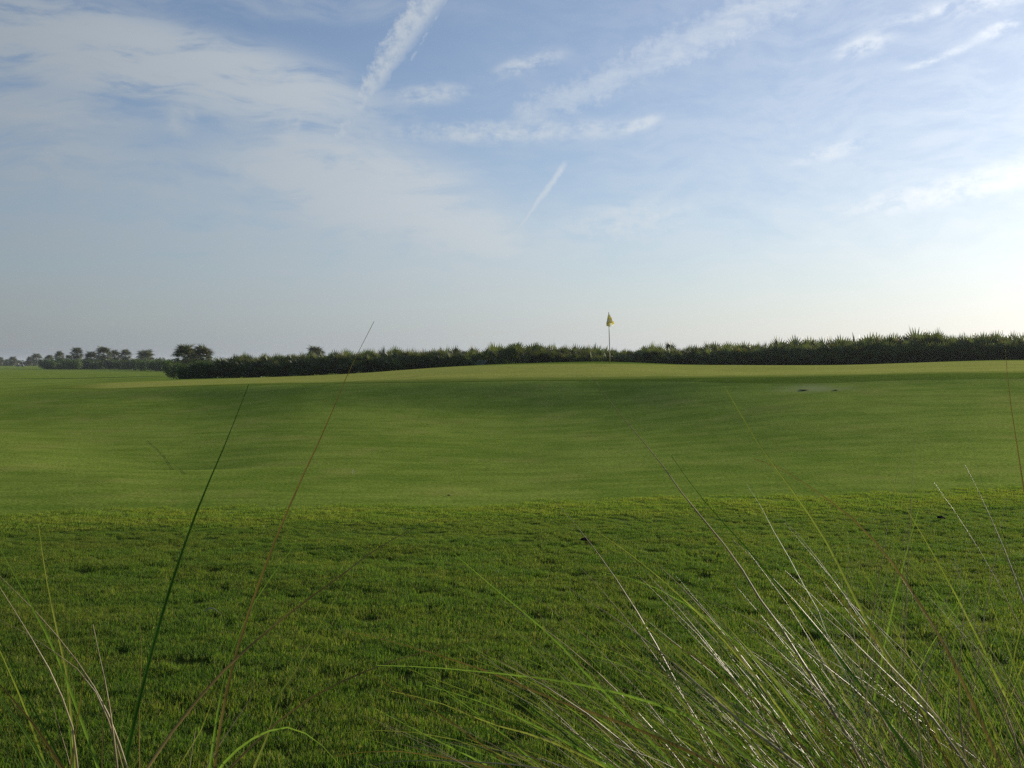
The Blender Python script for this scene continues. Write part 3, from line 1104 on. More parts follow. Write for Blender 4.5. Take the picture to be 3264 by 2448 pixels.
pts = [(-0.045 + 0.09 * t, 0.01 * math.sin(t * 3), 0.022 * math.sin(math.pi * t)) for t in [i / 10 for i in range(11)]]
mb.tube(pts, [0.0015 + 0.0025 * math.sin(math.pi * i / 10) for i in range(11)], 5)
o = link('fallen_straw', mb.mesh('fallen_straw', M_STRAW, True))
o.location = p_ + Vector((0, 0, 0.045))
tag(o, 'pale curled straw lying on the rough near the tall left blade', 'straw')
p_ = on_turf(1123, 1511, 13, 19)
o = link('golf_tee', MB().tube([(0, 0, -0.01), (0, 0, 0.03), (0.004, 0, 0.055), (0.005, 0, 0.06)], [0.003, 0.004, 0.005, 0.010], 8).mesh('golf_tee', M_WHITE, True))
o.location = p_
tag(o, 'tiny white tee standing in the mown turf left of centre', 'golf tee')

# seams between the sod strips on the bank: narrow bare lines
M_SEAM = plain_mat('bare_seam', (0.07, 0.10, 0.015), 0.95, 0.05, 0.4, 3.0)
for pts_ in (((470, 1405, 17, 24), (520, 1450, 16, 22), (592, 1513, 14, 18)),):
    P3 = [on_turf(*q) for q in pts_]
    vs, fs = [], []
    n_ = 30
    for i in range(n_):
        t = i / (n_ - 1) * (len(P3) - 1)
        j = min(int(t), len(P3) - 2)
        c = P3[j].lerp(P3[j + 1], t - j)
        d = (P3[j + 1] - P3[j]).normalized()
        nrm = Vector((d.y, -d.x, 0)) * (0.005 + 0.003 * math.sin(i * 2.1))
        for q in (c + nrm, c - nrm):
            vs.append((q.x, q.y, hz1(q.x, q.y) + 0.006))
    fs = [(2 * i, 2 * i + 1, 2 * i + 3, 2 * i + 2) for i in range(n_ - 1)]
    o = link('turf_seam', mesh_np('turf_seam', vs, fs, M_SEAM))
    tag(o, 'thin dark seam between sod strips on the bank', kind='structure')

# ------------------------------------------------------------------ golf cart on the far fairway
CY = 352.0
cx = gx(65, CY)
cart = empty('golf_cart', (cx, CY, hz1(cx, CY)), R(12))
tag(cart, 'distant golf cart with a pale roof at the far left', 'golf cart')
M_CART = plain_mat('cart_body', (0.16, 0.15, 0.16), 0.4, 0.5, 0.1)
M_ROOF = plain_mat('cart_roof', (0.62, 0.60, 0.52), 0.5, 0.4, 0.05)
M_TYRE = plain_mat('rubber', (0.02, 0.02, 0.02), 0.9, 0.2)
M_SEAT = plain_mat('vinyl', (0.25, 0.22, 0.17), 0.6, 0.4)
b = MB()
prof = [(-1.15, 0.28), (-1.15, 0.72), (-0.55, 0.80), (-0.50, 0.62), (0.30, 0.36), (0.45, 0.40), (0.55, 0.85), (0.75, 0.92), (1.12, 0.72), (1.20, 0.50), (1.18, 0.30)]
n_ = len(prof)
vs = [(x_, -0.56, z_) for x_, z_ in prof] + [(x_, 0.56, z_) for x_, z_ in prof]
fs = [(i, (i + 1) % n_, n_ + (i + 1) % n_, n_ + i) for i in range(n_)] + [tuple(range(n_ - 1, -1, -1)), tuple(range(n_, 2 * n_))]
b.add(vs, fs)
link('body', b.mesh('body', M_CART), cart)
b = MB().box((-0.05, 0, 1.80), (1.75, 1.12, 0.05)).box((-0.05, 0, 1.84), (1.45, 0.9, 0.04))
link('roof', b.mesh('roof', M_ROOF), cart)
for x_, y_, xt in ((0.72, 0.5, 0.62), (0.72, -0.5, 0.62), (-0.85, 0.5, -0.80), (-0.85, -0.5, -0.80)):
    link('post', MB().tube([(x_, y_, 0.75), (xt, y_, 1.79)], 0.02, 6).mesh('post', M_CART), cart)
link('seat', MB().box((-0.35, 0, 0.80), (0.5, 1.0, 0.14)).box((-0.62, 0, 1.05), (0.12, 1.0, 0.42)).mesh('seat', M_SEAT), cart)
for x_ in (-0.75, 0.85):
    for y_ in (-0.5, 0.5):
        wh = link('wheel', MB().tube([(x_, y_ - 0.1, 0.23), (x_, y_ + 0.1, 0.23)], 0.23, 16).mesh('tyre', M_TYRE, True), cart)
        link('rim', MB().tube([(x_, y_ - 0.105, 0.23), (x_, y_ + 0.105, 0.23)], 0.12, 12).mesh('rim', M_ROOF, True), wh)
link('steering_wheel', MB().tube([(0.48, 0.25, 0.85), (0.25, 0.25, 1.1)], 0.018, 6).tube([(0.22 + 0.03 * math.cos(a), 0.25 + 0.17 * math.sin(a), 1.1 + 0.17 * math.cos(a)) for a in [i * 0.524 for i in range(13)]], 0.015, 5).mesh('steering_wheel', M_TYRE), cart)

# ------------------------------------------------------------------ person in a white shirt on the far fairway
M_SKIN = plain_mat('skin', (0.42, 0.26, 0.18), 0.6, 0.3, 0.05)
M_SHIRT = plain_mat('white_shirt', (0.8, 0.8, 0.8), 0.8, 0.1, 0.05)
M_TROUSERS = plain_mat('dark_trousers', (0.05, 0.055, 0.07), 0.8, 0.1, 0.1)
M_HAIR = plain_mat('hair', (0.05, 0.035, 0.02), 0.7, 0.3, 0.2)
PY_ = 318.0
pxx = gx(152.5, PY_)
person = empty('person', (pxx, PY_, hz1(pxx, PY_)), R(35))
tag(person, 'tiny standing person in a white shirt and dark trousers by the far scrub', 'person')


def skin_mesh(name, verts, edges, radii, mat, root=0, sub=1):
    me = bpy.data.meshes.new(name)
    me.from_pydata(verts, edges, [])
    o = link(name, me)
    o.modifiers.new('skin', 'SKIN')
    o.modifiers.new('sub', 'SUBSURF').levels = sub
    o.modifiers['sub'].render_levels = sub
    sv = me.skin_vertices[0].data
    for i, r in enumerate(radii):
        sv[i].radius = (r if hasattr(r, '__len__') else (r, r))
        sv[i].use_root = (i == root)
    bpy.context.view_layer.update()
    ev = o.evaluated_get(bpy.context.evaluated_depsgraph_get())
    out = bpy.data.meshes.new_from_object(ev)
    out.name = name
    bpy.data.objects.remove(o, do_unlink=True)
    out.materials.clear()
    out.materials.append(mat)
    out.polygons.foreach_set('use_smooth', [True] * len(out.polygons))
    return out


BV = [(0, 0, 0.95), (0, 0, 1.15), (0, 0, 1.38), (0, 0, 1.50), (0, 0.01, 1.60), (0, 0.015, 1.72),
      (-0.19, 0, 1.42), (-0.24, -0.01, 1.14), (-0.22, 0.10, 0.92), (-0.21, 0.13, 0.83), (0.19, 0, 1.42), (0.25, -0.02, 1.14), (0.25, 0.06, 0.90), (0.24, 0.08, 0.81),
      (-0.09, 0, 0.90), (-0.11, 0.02, 0.50), (-0.12, -0.01, 0.09), (-0.13, 0.14, 0.04), (0.09, 0, 0.90), (0.11, 0.03, 0.50), (0.13, 0.0, 0.09), (0.15, 0.15, 0.04)]
BE = [(0, 1), (1, 2), (2, 3), (3, 4), (4, 5), (2, 6), (6, 7), (7, 8), (8, 9), (2, 10), (10, 11), (11, 12), (12, 13), (0, 14), (14, 15), (15, 16), (16, 17), (0, 18), (18, 19), (19, 20), (20, 21)]
BR = [(0.15, 0.11), (0.14, 0.10), (0.17, 0.11), 0.055, 0.085, 0.08, 0.065, 0.045, 0.035, 0.03, 0.065, 0.045, 0.035, 0.03, 0.09, 0.06, 0.04, 0.035, 0.09, 0.06, 0.04, 0.035]
link('body', skin_mesh('body', BV, BE, BR, M_SKIN), person)
link('shirt', skin_mesh('shirt', [BV[i] for i in (0, 1, 2, 6, 7, 10, 11)], [(0, 1), (1, 2), (2, 3), (3, 4), (2, 5), (5, 6)], [(0.18, 0.135), (0.17, 0.125), (0.195, 0.13), 0.085, 0.068, 0.085, 0.068], M_SHIRT), person)
link('trousers', skin_mesh('trousers', [(0, 0, 0.99)] + [BV[i] for i in (14, 15, 16, 18, 19, 20)], [(0, 1), (1, 2), (2, 3), (0, 4), (4, 5), (5, 6)], [(0.175, 0.13), 0.11, 0.082, 0.065, 0.11, 0.082, 0.065], M_TROUSERS), person)
link('hair', skin_mesh('hair', [(0, -0.02, 1.66), (0, -0.015, 1.75)], [(0, 1)], [0.088, 0.075], M_HAIR), person)


# ------------------------------------------------------------------ the rough: short turf grass, far too many blades to count
def blade_mat(name, cols, trans=0.5, rough=0.55, spec=0.10):
    m, n = new_mat(name)
    g = n.node('ShaderNodeNewGeometry')
    oi = n.node('ShaderNodeObjectInfo')
    r = n.m('FRACT', n.m('ADD', g.outputs['Random Per Island'], n.m('MULTIPLY', oi.outputs['Random'], 7.7)))
    ramp = n.node('ShaderNodeValToRGB')
    cr = ramp.color_ramp
    while len(cr.elements) < len(cols):
        cr.elements.new(0.5)
    for e, (pos, c) in zip(cr.elements, cols):
        e.position = pos
        e.color = (*c, 1)
    n.put(ramp.inputs[0], r)
    # clumps of fresher and drier grass
    mp = n.node('ShaderNodeMapping')
    mp.inputs['Scale'].default_value = (0.8, 1.5, 1.0)
    n.put(mp.inputs['Vector'], g.outputs['Position'])
    f = n.noise(mp.outputs[0], 1.6, 4, 0.6)
    f2 = n.noise(g.outputs['Position'], 0.45, 3, 0.6)
    c = n.mix(1.0, ramp.outputs[0], n.mix(n.smooth(f, 0.35, 0.68), (0.82, 0.95, 0.85, 1), (1.14, 1.06, 1.0, 1)), 'MULTIPLY')
    c = n.mix(n.m('MULTIPLY', n.smooth(f2, 0.52, 0.72), 0.32), c, (0.20, 0.19, 0.05, 1))
    p = n.node('ShaderNodeBsdfPrincipled')
    n.put(p.inputs['Base Color'], c)
    p.inputs['Roughness'].default_value = rough
    p.inputs['Specular IOR Level'].default_value = spec
    t = n.node('ShaderNodeBsdfTranslucent')
    n.put(t.inputs['Color'], n.mix(1.0, c, (1.1, 1.2, 0.5, 1), 'MULTIPLY'))
    mx = n.node('ShaderNodeMixShader')
    mx.inputs[0].default_value = trans
    n.t.links.new(p.outputs[0], mx.inputs[1])
    n.t.links.new(t.outputs[0], mx.inputs[2])
    finish(n, mx.outputs[0])
    return m


M_TURF = blade_mat('rough_grass_blade', [(0.0, (0.086, 0.165, 0.025)), (0.35, (0.136, 0.216, 0.034)), (0.7, (0.184, 0.243, 0.045)), (0.90, (0.245, 0.243, 0.058)), (0.975, (0.40, 0.34, 0.16))])


def patch_mesh(rng, rad, n, h, w):
    V, Fc = [], []
    for _ in range(n):
        a, r = rng.uniform(0, 6.283), rad * math.sqrt(rng.random())
        bx, by = r * math.cos(a), r * math.sin(a)
        hh = h * rng.uniform(0.55, 1.25)
        lean = rng.uniform(0.1, 0.85)
        la = rng.uniform(0, 6.283)
        dxx, dyy = math.cos(la), math.sin(la)
        px_, py_ = -dyy * w * rng.uniform(0.7, 1.3) / 2, dxx * w / 2
        k0 = len(V)
        m1, m2 = hh * 0.5, hh * (1.0 - lean * 0.25)
        o1, o2 = hh * lean * 0.22, hh * lean * 0.8
        V += [(bx - px_, by - py_, -0.012), (bx + px_, by + py_, -0.012), (bx + dxx * o1 + px_ * .8, by + dyy * o1 + py_ * .8, m1), (bx + dxx * o1 - px_ * .8, by + dyy * o1 - py_ * .8, m1), (bx + dxx * o2, by + dyy * o2, m2)]
        Fc += [(k0, k0 + 1, k0 + 2, k0 + 3), (k0 + 3, k0 + 2, k0 + 4)]
    return mesh_np('grass_patch', V, Fc, M_TURF)


def scatter(name, pts, meshes, scl, label):
    """one object of stuff: patches of blades instanced on points"""
    col = bpy.data.collections.new(name + '_patches')
    for me in meshes:
        col.objects.link(bpy.data.objects.new(name + '_patch', me))
    base = bpy.data.meshes.new(name)
    base.from_pydata(pts.tolist(), [], [])
    rs = np.random.RandomState(5)
    a1 = base.attributes.new('rot', 'FLOAT_VECTOR', 'POINT')
    rv = np.zeros((len(pts), 3), np.float32)
    rv[:, 2] = rs.rand(len(pts)) * 6.283
    rv[:, 0] = (rs.rand(len(pts)) - 0.5) * 0.3
    rv[:, 1] = (rs.rand(len(pts)) - 0.5) * 0.3
    a1.data.foreach_set('vector', rv.ravel())
    a2 = base.attributes.new('scl', 'FLOAT', 'POINT')
    a2.data.foreach_set('value', scl.astype(np.float32))
    o = link(name, base)
    ng = bpy.data.node_groups.new(name, 'GeometryNodeTree')
    ng.interface.new_socket('Geometry', in_out='INPUT', socket_type='NodeSocketGeometry')
    ng.interface.new_socket('Geometry', in_out='OUTPUT', socket_type='NodeSocketGeometry')
    N_ = ng.nodes
    gi, go = N_.new('NodeGroupInput'), N_.new('NodeGroupOutput')
    ip = N_.new('GeometryNodeInstanceOnPoints')
    ci = N_.new('GeometryNodeCollectionInfo')
    ci.inputs['Collection'].default_value = col
    ci.inputs['Separate Children'].default_value = True
    ci.inputs['Reset Children'].default_value = True
    ip.inputs['Pick Instance'].default_value = True
    r1 = N_.new('GeometryNodeInputNamedAttribute')
    r1.data_type = 'FLOAT_VECTOR'
    r1.inputs['Name'].default_value = 'rot'
    e2r = N_.new('FunctionNodeEulerToRotation')
    r2 = N_.new('GeometryNodeInputNamedAttribute')
    r2.data_type = 'FLOAT'
    r2.inputs['Name'].default_value = 'scl'
    L = ng.links.new
    L(gi.outputs[0], ip.inputs['Points'])
    L(ci.outputs[0], ip.inputs['Instance'])
    L(r1.outputs['Attribute'], e2r.inputs[0])
    L(e2r.outputs[0], ip.inputs['Rotation'])
    L(r2.outputs['Attribute'], ip.inputs['Scale'])
    L(ip.outputs[0], go.inputs[0])
    md = o.modifiers.new('scatter', 'NODES')
    md.node_group = ng
    tag(o, label, 'grass', kind='stuff')
    return o


rngG = random.Random(4)
rs = np.random.RandomState(8)
near = [patch_mesh(rngG, 0.085, 210, 0.031, 0.0030) for _ in range(8)]
DENS = 175
NN = int(DENS * 12.5 * 24)
gy = 1.0 + 11.3 * rs.rand(NN)
gxx = (rs.rand(NN) - 0.5) * 24
keep = (np.abs(gxx) < 0.64 * gy + 0.9) & (gy < rough_edge(gxx) + 0.10 * rs.randn(NN))
gxx, gy = gxx[keep], gy[keep]
clump = vnoise(gxx * 2.2 + 5, gy * 2.8) + 0.6 * vnoise(gxx * 5.3, gy * 6.1 + 9)
scl = np.clip(0.95 + 0.24 * clump + 0.08 * rs.randn(len(gxx)), 0.6, 1.4)
scl *= 0.45 + 0.55 * np.clip((rough_edge(gxx) - gy) / 3.2, 0, 1) ** 0.8          # mown lower towards the fairway
scatter('rough_grass', np.stack([gxx, gy, hz(gxx, gy)], 1), near, scl, 'short tufted green grass of the rough in the foreground')

# the same turf cut close: a thin nap of very short blades over the near fairway
M_TURF_SAVE = M_TURF
M_TURF = blade_mat('fairway_grass_blade', [(0.0, (0.170, 0.240, 0.036)), (0.5, (0.235, 0.300, 0.055)), (0.92, (0.29, 0.305, 0.080)), (0.985, (0.36, 0.31, 0.14))], 0.45, 0.6, 0.05)
nap = [patch_mesh(rngG, 0.17, 380, 0.009, 0.0040) for _ in range(6)]
NN = 40000
gy = 8.5 + 5.0 * rs.rand(NN)
gxx = (rs.rand(NN) - 0.5) * 32
keep = (np.abs(gxx) < 0.60 * gy + 0.6) & (gy > rough_edge(gxx) - 0.5) & (rs.rand(NN) < np.clip((rough_edge(gxx) + 1.1 - gy) / 1.2, 0, 1) * 0.7)
gxx, gy = gxx[keep], gy[keep]
scatter('fairway_grass', np.stack([gxx, gy, hz(gxx, gy)], 1), nap, np.clip(0.95 + 0.14 * vnoise(gxx * 0.9, gy * 1.7) + 0.05 * rs.randn(len(gxx)), 0.7, 1.3), 'close-cut green grass of the near fairway beyond the rough')
print('fairway patches', len(gxx))


# ------------------------------------------------------------------ tall cordgrass in front of the camera
def cord_mat(name, c_a, c_b, rough=0.45, trans=0.5, spec=0.04):
    m, n = new_mat(name)
    oi = n.node('ShaderNodeObjectInfo')
    g = n.node('ShaderNodeNewGeometry')
    r = n.m('FRACT', n.m('ADD', oi.outputs['Random'], n.m('MULTIPLY', g.outputs['Random Per Island'], 3.3)))
    c = n.mix(r, (*c_a, 1), (*c_b, 1))
    f = n.noise(g.outputs['Position'], 9.0, 3, 0.6)
    c = n.mix(1.0, c, n.vm('SCALE', (1, 1, 1), scale=n.smooth(f, 0.3, 0.7, 0.75, 1.25)), 'MULTIPLY')
    p = n.node('ShaderNodeBsdfPrincipled')
    n.put(p.inputs['Base Color'], c)
    p.inputs['Roughness'].default_value = rough
    p.inputs['Specular IOR Level'].default_value = spec
    t = n.node('ShaderNodeBsdfTranslucent')
    n.put(t.inputs['Color'], n.mix(1.0, c, (1.1, 1.2, 0.6, 1), 'MULTIPLY'))
    mx = n.node('ShaderNodeMixShader')
    mx.inputs[0].default_value = trans
    n.t.links.new(p.outputs[0], mx.inputs[1])
    n.t.links.new(t.outputs[0], mx.inputs[2])
    finish(n, mx.outputs[0])
    return m


rngC = random.Random(14)
CM = {
    'g': cord_mat('cordgrass_green', (0.140, 0.225, 0.042), (0.190, 0.265, 0.060)),
    'd': cord_mat('cordgrass_dark_green', (0.040, 0.105, 0.014), (0.062, 0.135, 0.018), 0.45, 0.25),
    'y': cord_mat('cordgrass_yellow_green', (0.230, 0.265, 0.055), (0.290, 0.290, 0.080), 0.45, 0.45),
    's': cord_mat('cordgrass_straw', (0.36, 0.28, 0.13), (0.50, 0.42, 0.24), 0.42, 0.25, 0.20),
    'b': cord_mat('cordgrass_brown', (0.200, 0.130, 0.040), (0.270, 0.195, 0.070), 0.5, 0.25),
}


def catmull(P, n):
    """smooth curve through the points, resampled evenly along its length"""
    T_ = [0.0]
    for i in range(1, len(P)):
        T_.append(T_[-1] + max(1e-4, (P[i] - P[i - 1]).length))
    tan = []
    for i in range(len(P)):
        a, b = max(0, i - 1), min(len(P) - 1, i + 1)
        if a == i or b == i:
            tan.append((P[b] - P[a]) / (T_[b] - T_[a]))
        else:
            h0, h1 = T_[i] - T_[a], T_[b] - T_[i]
            tan.append(((P[i] - P[a]) / h0 * h1 + (P[b] - P[i]) / h1 * h0) / (h0 + h1))
    out = []
    for k_ in range(n):
        t = T_[-1] * k_ / (n - 1)
        j = 0
        while j < len(P) - 2 and t > T_[j + 1]:
            j += 1
        h = T_[j + 1] - T_[j]
        u = (t - T_[j]) / h
        out.append(P[j] * ((1 + 2 * u) * (1 - u) ** 2) + tan[j] * (h * u * (1 - u) ** 2) + P[j + 1] * (u * u * (3 - 2 * u)) + tan[j + 1] * (h * u * u * (u - 1)))
    return out


def blade_geo(pts, w, mb=None, tip=0.16):
    """long narrow leaf, lightly folded along its midrib, drawn out to a fine point"""
    m_ = len(pts)
    mb = mb or MB()
    vs, fs = [], []
    roll = rngC.uniform(-0.75, 0.75)
    for i, p in enumerate(pts):
        t = i / (m_ - 1)
        d = (pts[min(i + 1, m_ - 1)] - pts[max(i - 1, 0)]).normalized()
        a = d.cross(Vector((math.sin(roll + 0.5 * t), -math.cos(roll + 0.5 * t), 0.15)))
        a.normalize()
        c = a.cross(d)
        r = 0.66 * w * (0.80 + 0.20 * min(1, t * 5)) * max(tip, 1 - t ** 3.2)
        vs += [p - a * r, p + c * (r * 0.45), p + a * r]
    for i in range(m_ - 1):
        k0 = i * 3
        fs += [(k0, k0 + 1, k0 + 4, k0 + 3), (k0 + 1, k0 + 2, k0 + 5, k0 + 4)]
    return mb.add(vs, fs)


def wire_geo(pts, w, mb=None):
    """dry leaf rolled into a shiny wire"""
    m_ = len(pts)
    mb = mb or MB()
    mb.tube(pts, [0.56 * w * (0.80 + 0.20 * min(1, i / (m_ - 1) * 5)) * max(0.14, 1 - (i / (m_ - 1)) ** 3.2) for i in range(m_)], 4, False)
    return mb


def blade_obj(pts, w, mat, parent, origin):
    mb = (wire_geo if mat == 's' else blade_geo)([p - origin for p in pts], w)
    return link('blade', mb.mesh('blade', CM[mat], True), parent)




def clump(x, y, label):
    z = hz1(x, y)
    e = empty('cordgrass_clump', (x, y, z))
    tag(e, label, 'grass clump')
    return e, Vector((x, y, z))


def traced(parent, origin, pix, Y0, Y1, w, mat, spread=0.10, n=26):
    """a leaf followed along its course; Y0 and Y1 are its distances where it leaves the picture and at its tip"""
    pix = pix[::-1]                                     # from the foot up to the tip
    m_ = len(pix)
    P = [at(px, py, Y0 + (Y1 - Y0) * i / (m_ - 1)) for i, (px, py) in enumerate(pix)]
    foot = origin + Vector((rngC.uniform(-spread, spread), rngC.uniform(-spread, spread), -0.02))
    first = P[0]
    if first.z > foot.z + 0.25:
        d = (P[0] - P[1])
        d.normalize()
        midp = first + d * (first - foot).length * 0.45
        midp = midp.lerp(foot.lerp(first, 0.5), 0.45)
        P = [foot, midp] + P
    else:
        P = [foot] + P
    return blade_obj(catmull(P, n), w * 1.12, mat, parent, origin)


# ---- the two sparse clumps on the left
cA, oA = clump(-0.78, 1.62, 'sparse tall cordgrass clump at the far left with pale straw blades and one bent double')
cB, oB = clump(-0.50, 1.70, 'sparse cordgrass clump right of the left one, with the tallest straw-tipped blade')
T = traced
T(cB, oB, [(793, 1225), (716, 1420), (639, 1600), (577, 1769), (511, 1978), (450, 2208), (399, 2438)], 1.62, 1.75, 0.0060, 'd')
T(cB, oB, [(1192, 1025), (1114, 1180), (1033, 1372), (944, 1564), (826, 1859), (756, 2070), (715, 2239), (685, 2438)], 1.65, 1.95, 0.0042, 'b')
T(cB, oB, [(1027, 1620), (920, 1763), (797, 1947), (740, 2080), (705, 2213), (670, 2438)], 1.68, 1.9, 0.0036, 'g')
T(cB, oB, [(1427, 1641), (1315, 1687), (1202, 1748), (1094, 1830), (945, 1937), (756, 2096), (685, 2167), (562, 2315), (475, 2438)], 1.55, 2.0, 0.0046, 'b')
T(cB, oB, [(889, 2093), (766, 2274), (700, 2372), (659, 2443)], 1.7, 1.75, 0.0040, 's')
T(cB, oB, [(1083, 2438), (1022, 2372), (971, 2336), (910, 2318), (838, 2338), (766, 2382), (705, 2443)], 1.66, 1.45, 0.0048, 'g')
T(cB, oB, [(1099, 1856), (1012, 2009), (945, 2137), (884, 2229), (869, 2305), (812, 2443)], 1.70, 1.95, 0.0042, 'y')
T(cB, oB, [(1606, 2022), (1458, 2050), (1330, 2083), (1202, 2126), (1100, 2167), (950, 2250), (800, 2380), (740, 2440)], 1.65, 2.0, 0.0034, 'b')
T(cB, oB, [(715, 2105), (690, 2190), (640, 2330), (570, 2443)], 1.7, 1.75, 0.0032, 'y')
T(cB, oB, [(623, 2330), (605, 2443)], 1.7, 1.75, 0.0036, 's')
T(cB, oB, [(439, 1937), (450, 2029), (445, 2239), (445, 2443)], 1.7, 1.7, 0.0030, 'b')
T(cA, oA, [(296, 1991), (317, 2090), (342, 2208), (358, 2315), (373, 2443)], 1.52, 1.55, 0.0062, 's')
T(cA, oA, [(296, 1991), (286, 2034), (266, 2177), (240, 2341), (225, 2443)], 1.50, 1.55, 0.0042, 'b')
T(cA, oA, [(123, 1671), (143, 1815), (179, 1998), (215, 2162), (225, 2264), (240, 2443)], 1.55, 1.7, 0.0050, 'y')
T(cA, oA, [(243, 1697), (225, 1958), (215, 2188), (232, 2443)], 1.6, 1.7, 0.0032, 'g')
T(cA, oA, [(-45, 1640), (0, 1748), (51, 1840), (112, 1953), (179, 2085), (225, 2203), (266, 2315), (312, 2443)], 1.55, 1.55, 0.0052, 'g')
T(cA, oA, [(-90, 1740), (0, 1838), (97, 1932), (179, 2024), (266, 2137), (327, 2239), (404, 2443)], 1.6, 1.6, 0.0040, 's')
T(cA, oA, [(-70, 1770), (0, 1873), (87, 2014), (148, 2116), (204, 2239), (230, 2315), (246, 2443)], 1.5, 1.45, 0.0046, 's')
T(cA, oA, [(-120, 1925), (0, 1976), (92, 2024), (204, 2101), (266, 2150), (330, 2260), (390, 2443)], 1.58, 1.5, 0.0036, 's')
T(cA, oA, [(-60, 1940), (0, 2075), (51, 2188), (92, 2290), (143, 2438)], 1.5, 1.45, 0.0050, 'y')
T(cA, oA, [(-100, 2120), (0, 2229), (61, 2305), (143, 2443)], 1.45, 1.35, 0.0060, 'g')
T(cA, oA, [(-90, 2080), (0, 2183), (92, 2290), (194, 2438)], 1.42, 1.35, 0.0058, 'b')
T(cA, oA, [(-30, 1960), (0, 2040), (70, 2190), (150, 2340), (200, 2443)], 1.55, 1.6, 0.0036, 'd')
T(cA, oA, [(36, 2244), (110, 2340), (190, 2443)], 1.5, 1.5, 0.0040, 'b')
T(cA, oA, [(0, 2250), (50, 2350), (75, 2443)], 1.4, 1.4, 0.0034, 'b')
T(cA, oA, [(338, 2080), (330, 2220), (325, 2443)], 1.62, 1.65, 0.0028, 'b')
T(cA, oA, [(165, 2240), (195, 2340), (225, 2443)], 1.5, 1.55, 0.0046, 's')

# ---- the big clump on the right: leaves followed one by one
cR, oR = clump(0.95, 1.75, 'big dense cordgrass clump at the lower right, blades swept over to the left')
S = 0.26
T(cR, oR, [(2311, 1232), (2420, 1417), (2494, 1520), (2552, 1600), (2614, 1692), (2660, 1774), (2701, 1856), (2752, 1958), (2803, 2050), (2854, 2137), (2931, 2239), (3033, 2418)], 1.6, 1.95, 0.0064, 'y', S, 30)
T(cR, oR, [(1885, 1196), (1948, 1284), (2007, 1358), (2095, 1461), (2184, 1586), (2302, 1728), (2368, 1820), (2420, 1907), (2481, 1988), (2552, 2101), (2624, 2213), (2740, 2420)], 1.65, 2.1, 0.0046, 's', S, 30)
T(cR, oR, [(2402, 1462), (2494, 1495), (2597, 1564), (2716, 1651), (2782, 1718), (2844, 1794), (2905, 1881), (2946, 1947), (3007, 2050), (3058, 2152), (3135, 2315), (3190, 2443)], 1.55, 1.9, 0.0052, 'b', S, 30)
T(cR, oR, [(3195, 1053), (3201, 1087), (3207, 1145), (3217, 1254), (3246, 1446), (3264, 1564), (3310, 1900), (3350, 2300)], 1.7, 1.9, 0.0036, 'b', S, 28)
T(cR, oR, [(3077, 1483), (3135, 1600), (3176, 1692), (3212, 1779), (3237, 1845), (3263, 1917), (3330, 2150), (3360, 2400)], 1.6, 1.8, 0.0050, 's', S)
T(cR, oR, [(3084, 1365), (3113, 1476), (3158, 1623), (3264, 1900), (3340, 2300)], 1.7, 1.9, 0.0036, 'g', S)
T(cR, oR, [(3040, 1776), (3061, 1840), (3071, 1907), (3069, 2009), (3058, 2111), (3060, 2300), (3080, 2443)], 1.6, 1.7, 0.0044, 's', S)
T(cR, oR, [(3099, 1976), (3033, 2009), (2987, 2055), (2951, 2111), (2931, 2177), (2925, 2300), (2940, 2443)], 1.6, 1.7, 0.0050, 's', S)
T(cR, oR, [(3168, 2004), (3109, 2019), (3043, 2045), (2990, 2090), (2960, 2160), (2955, 2300), (2970, 2443)], 1.65, 1.75, 0.0036, 's', S)
T(cR, oR, [(2762, 1590), (2785, 1728), (2798, 1856), (2812, 2000), (2850, 2200), (2900, 2443)], 1.8, 2.0, 0.0036, 'g', S)
T(cR, oR, [(2707, 1746), (2701, 1907), (2716, 1988), (2736, 2111), (2780, 2300), (2830, 2443)], 1.7, 1.85, 0.0040, 's', S)
T(cR, oR, [(3104, 2070), (3145, 2137), (3181, 2213), (3227, 2326), (3253, 2438)], 1.5, 1.5, 0.0066, 's', S)
T(cR, oR, [(2140, 1453), (2215, 1560), (2300, 1660), (2400, 1770), (2500, 1890), (2600, 2005), (2700, 2130), (2850, 2330), (2920, 2443)], 1.65, 2.0, 0.0050, 'd', S, 28)
T(cR, oR, [(2379, 1542), (2417, 1600), (2471, 1702), (2522, 1789), (2573, 1886), (2609, 1947), (2649, 2060), (2710, 2180), (2800, 2400)], 1.6, 1.85, 0.0046, 'd', S, 28)
T(cR, oR, [(2330, 1500), (2442, 1600), (2573, 1738), (2675, 1876), (2777, 2009), (2880, 2162), (3000, 2400)], 1.65, 1.95, 0.0048, 'y', S)
T(cR, oR, [(2598, 1886), (2655, 1937), (2726, 1999), (2777, 2050), (2828, 2111), (2905, 2188), (2982, 2275), (3090, 2440)], 1.45, 1.6, 0.0070, 'b', S)
T(cR, oR, [(2540, 1890), (2614, 1953), (2726, 2050), (2818, 2142), (2905, 2223), (2960, 2275), (3080, 2440)], 1.5, 1.65, 0.0056, 's', S)
T(cR, oR, [(1100, 2009), (1228, 2039), (1356, 2075), (1483, 2116), (1586, 2152), (1764, 2229), (1969, 2300), (2200, 2397), (2300, 2446)], 1.6, 1.9, 0.0046, 'b', S, 30)
T(cR, oR, [(1202, 2121), (1356, 2126), (1560, 2144), (1764, 2167), (1969, 2208), (2122, 2254), (2200, 2285), (2420, 2440)], 1.5, 1.75, 0.0046, 'g', S, 30)
T(cR, oR, [(1447, 1764), (1560, 1861), (1677, 1958), (1790, 2060), (1867, 2147), (1969, 2249), (2071, 2361), (2150, 2443)], 1.65, 2.0, 0.0050, 'g', S, 28)
T(cR, oR, [(1197, 2259), (1304, 2315), (1407, 2367), (1560, 2443)], 1.65, 1.9, 0.0042, 'g', S)
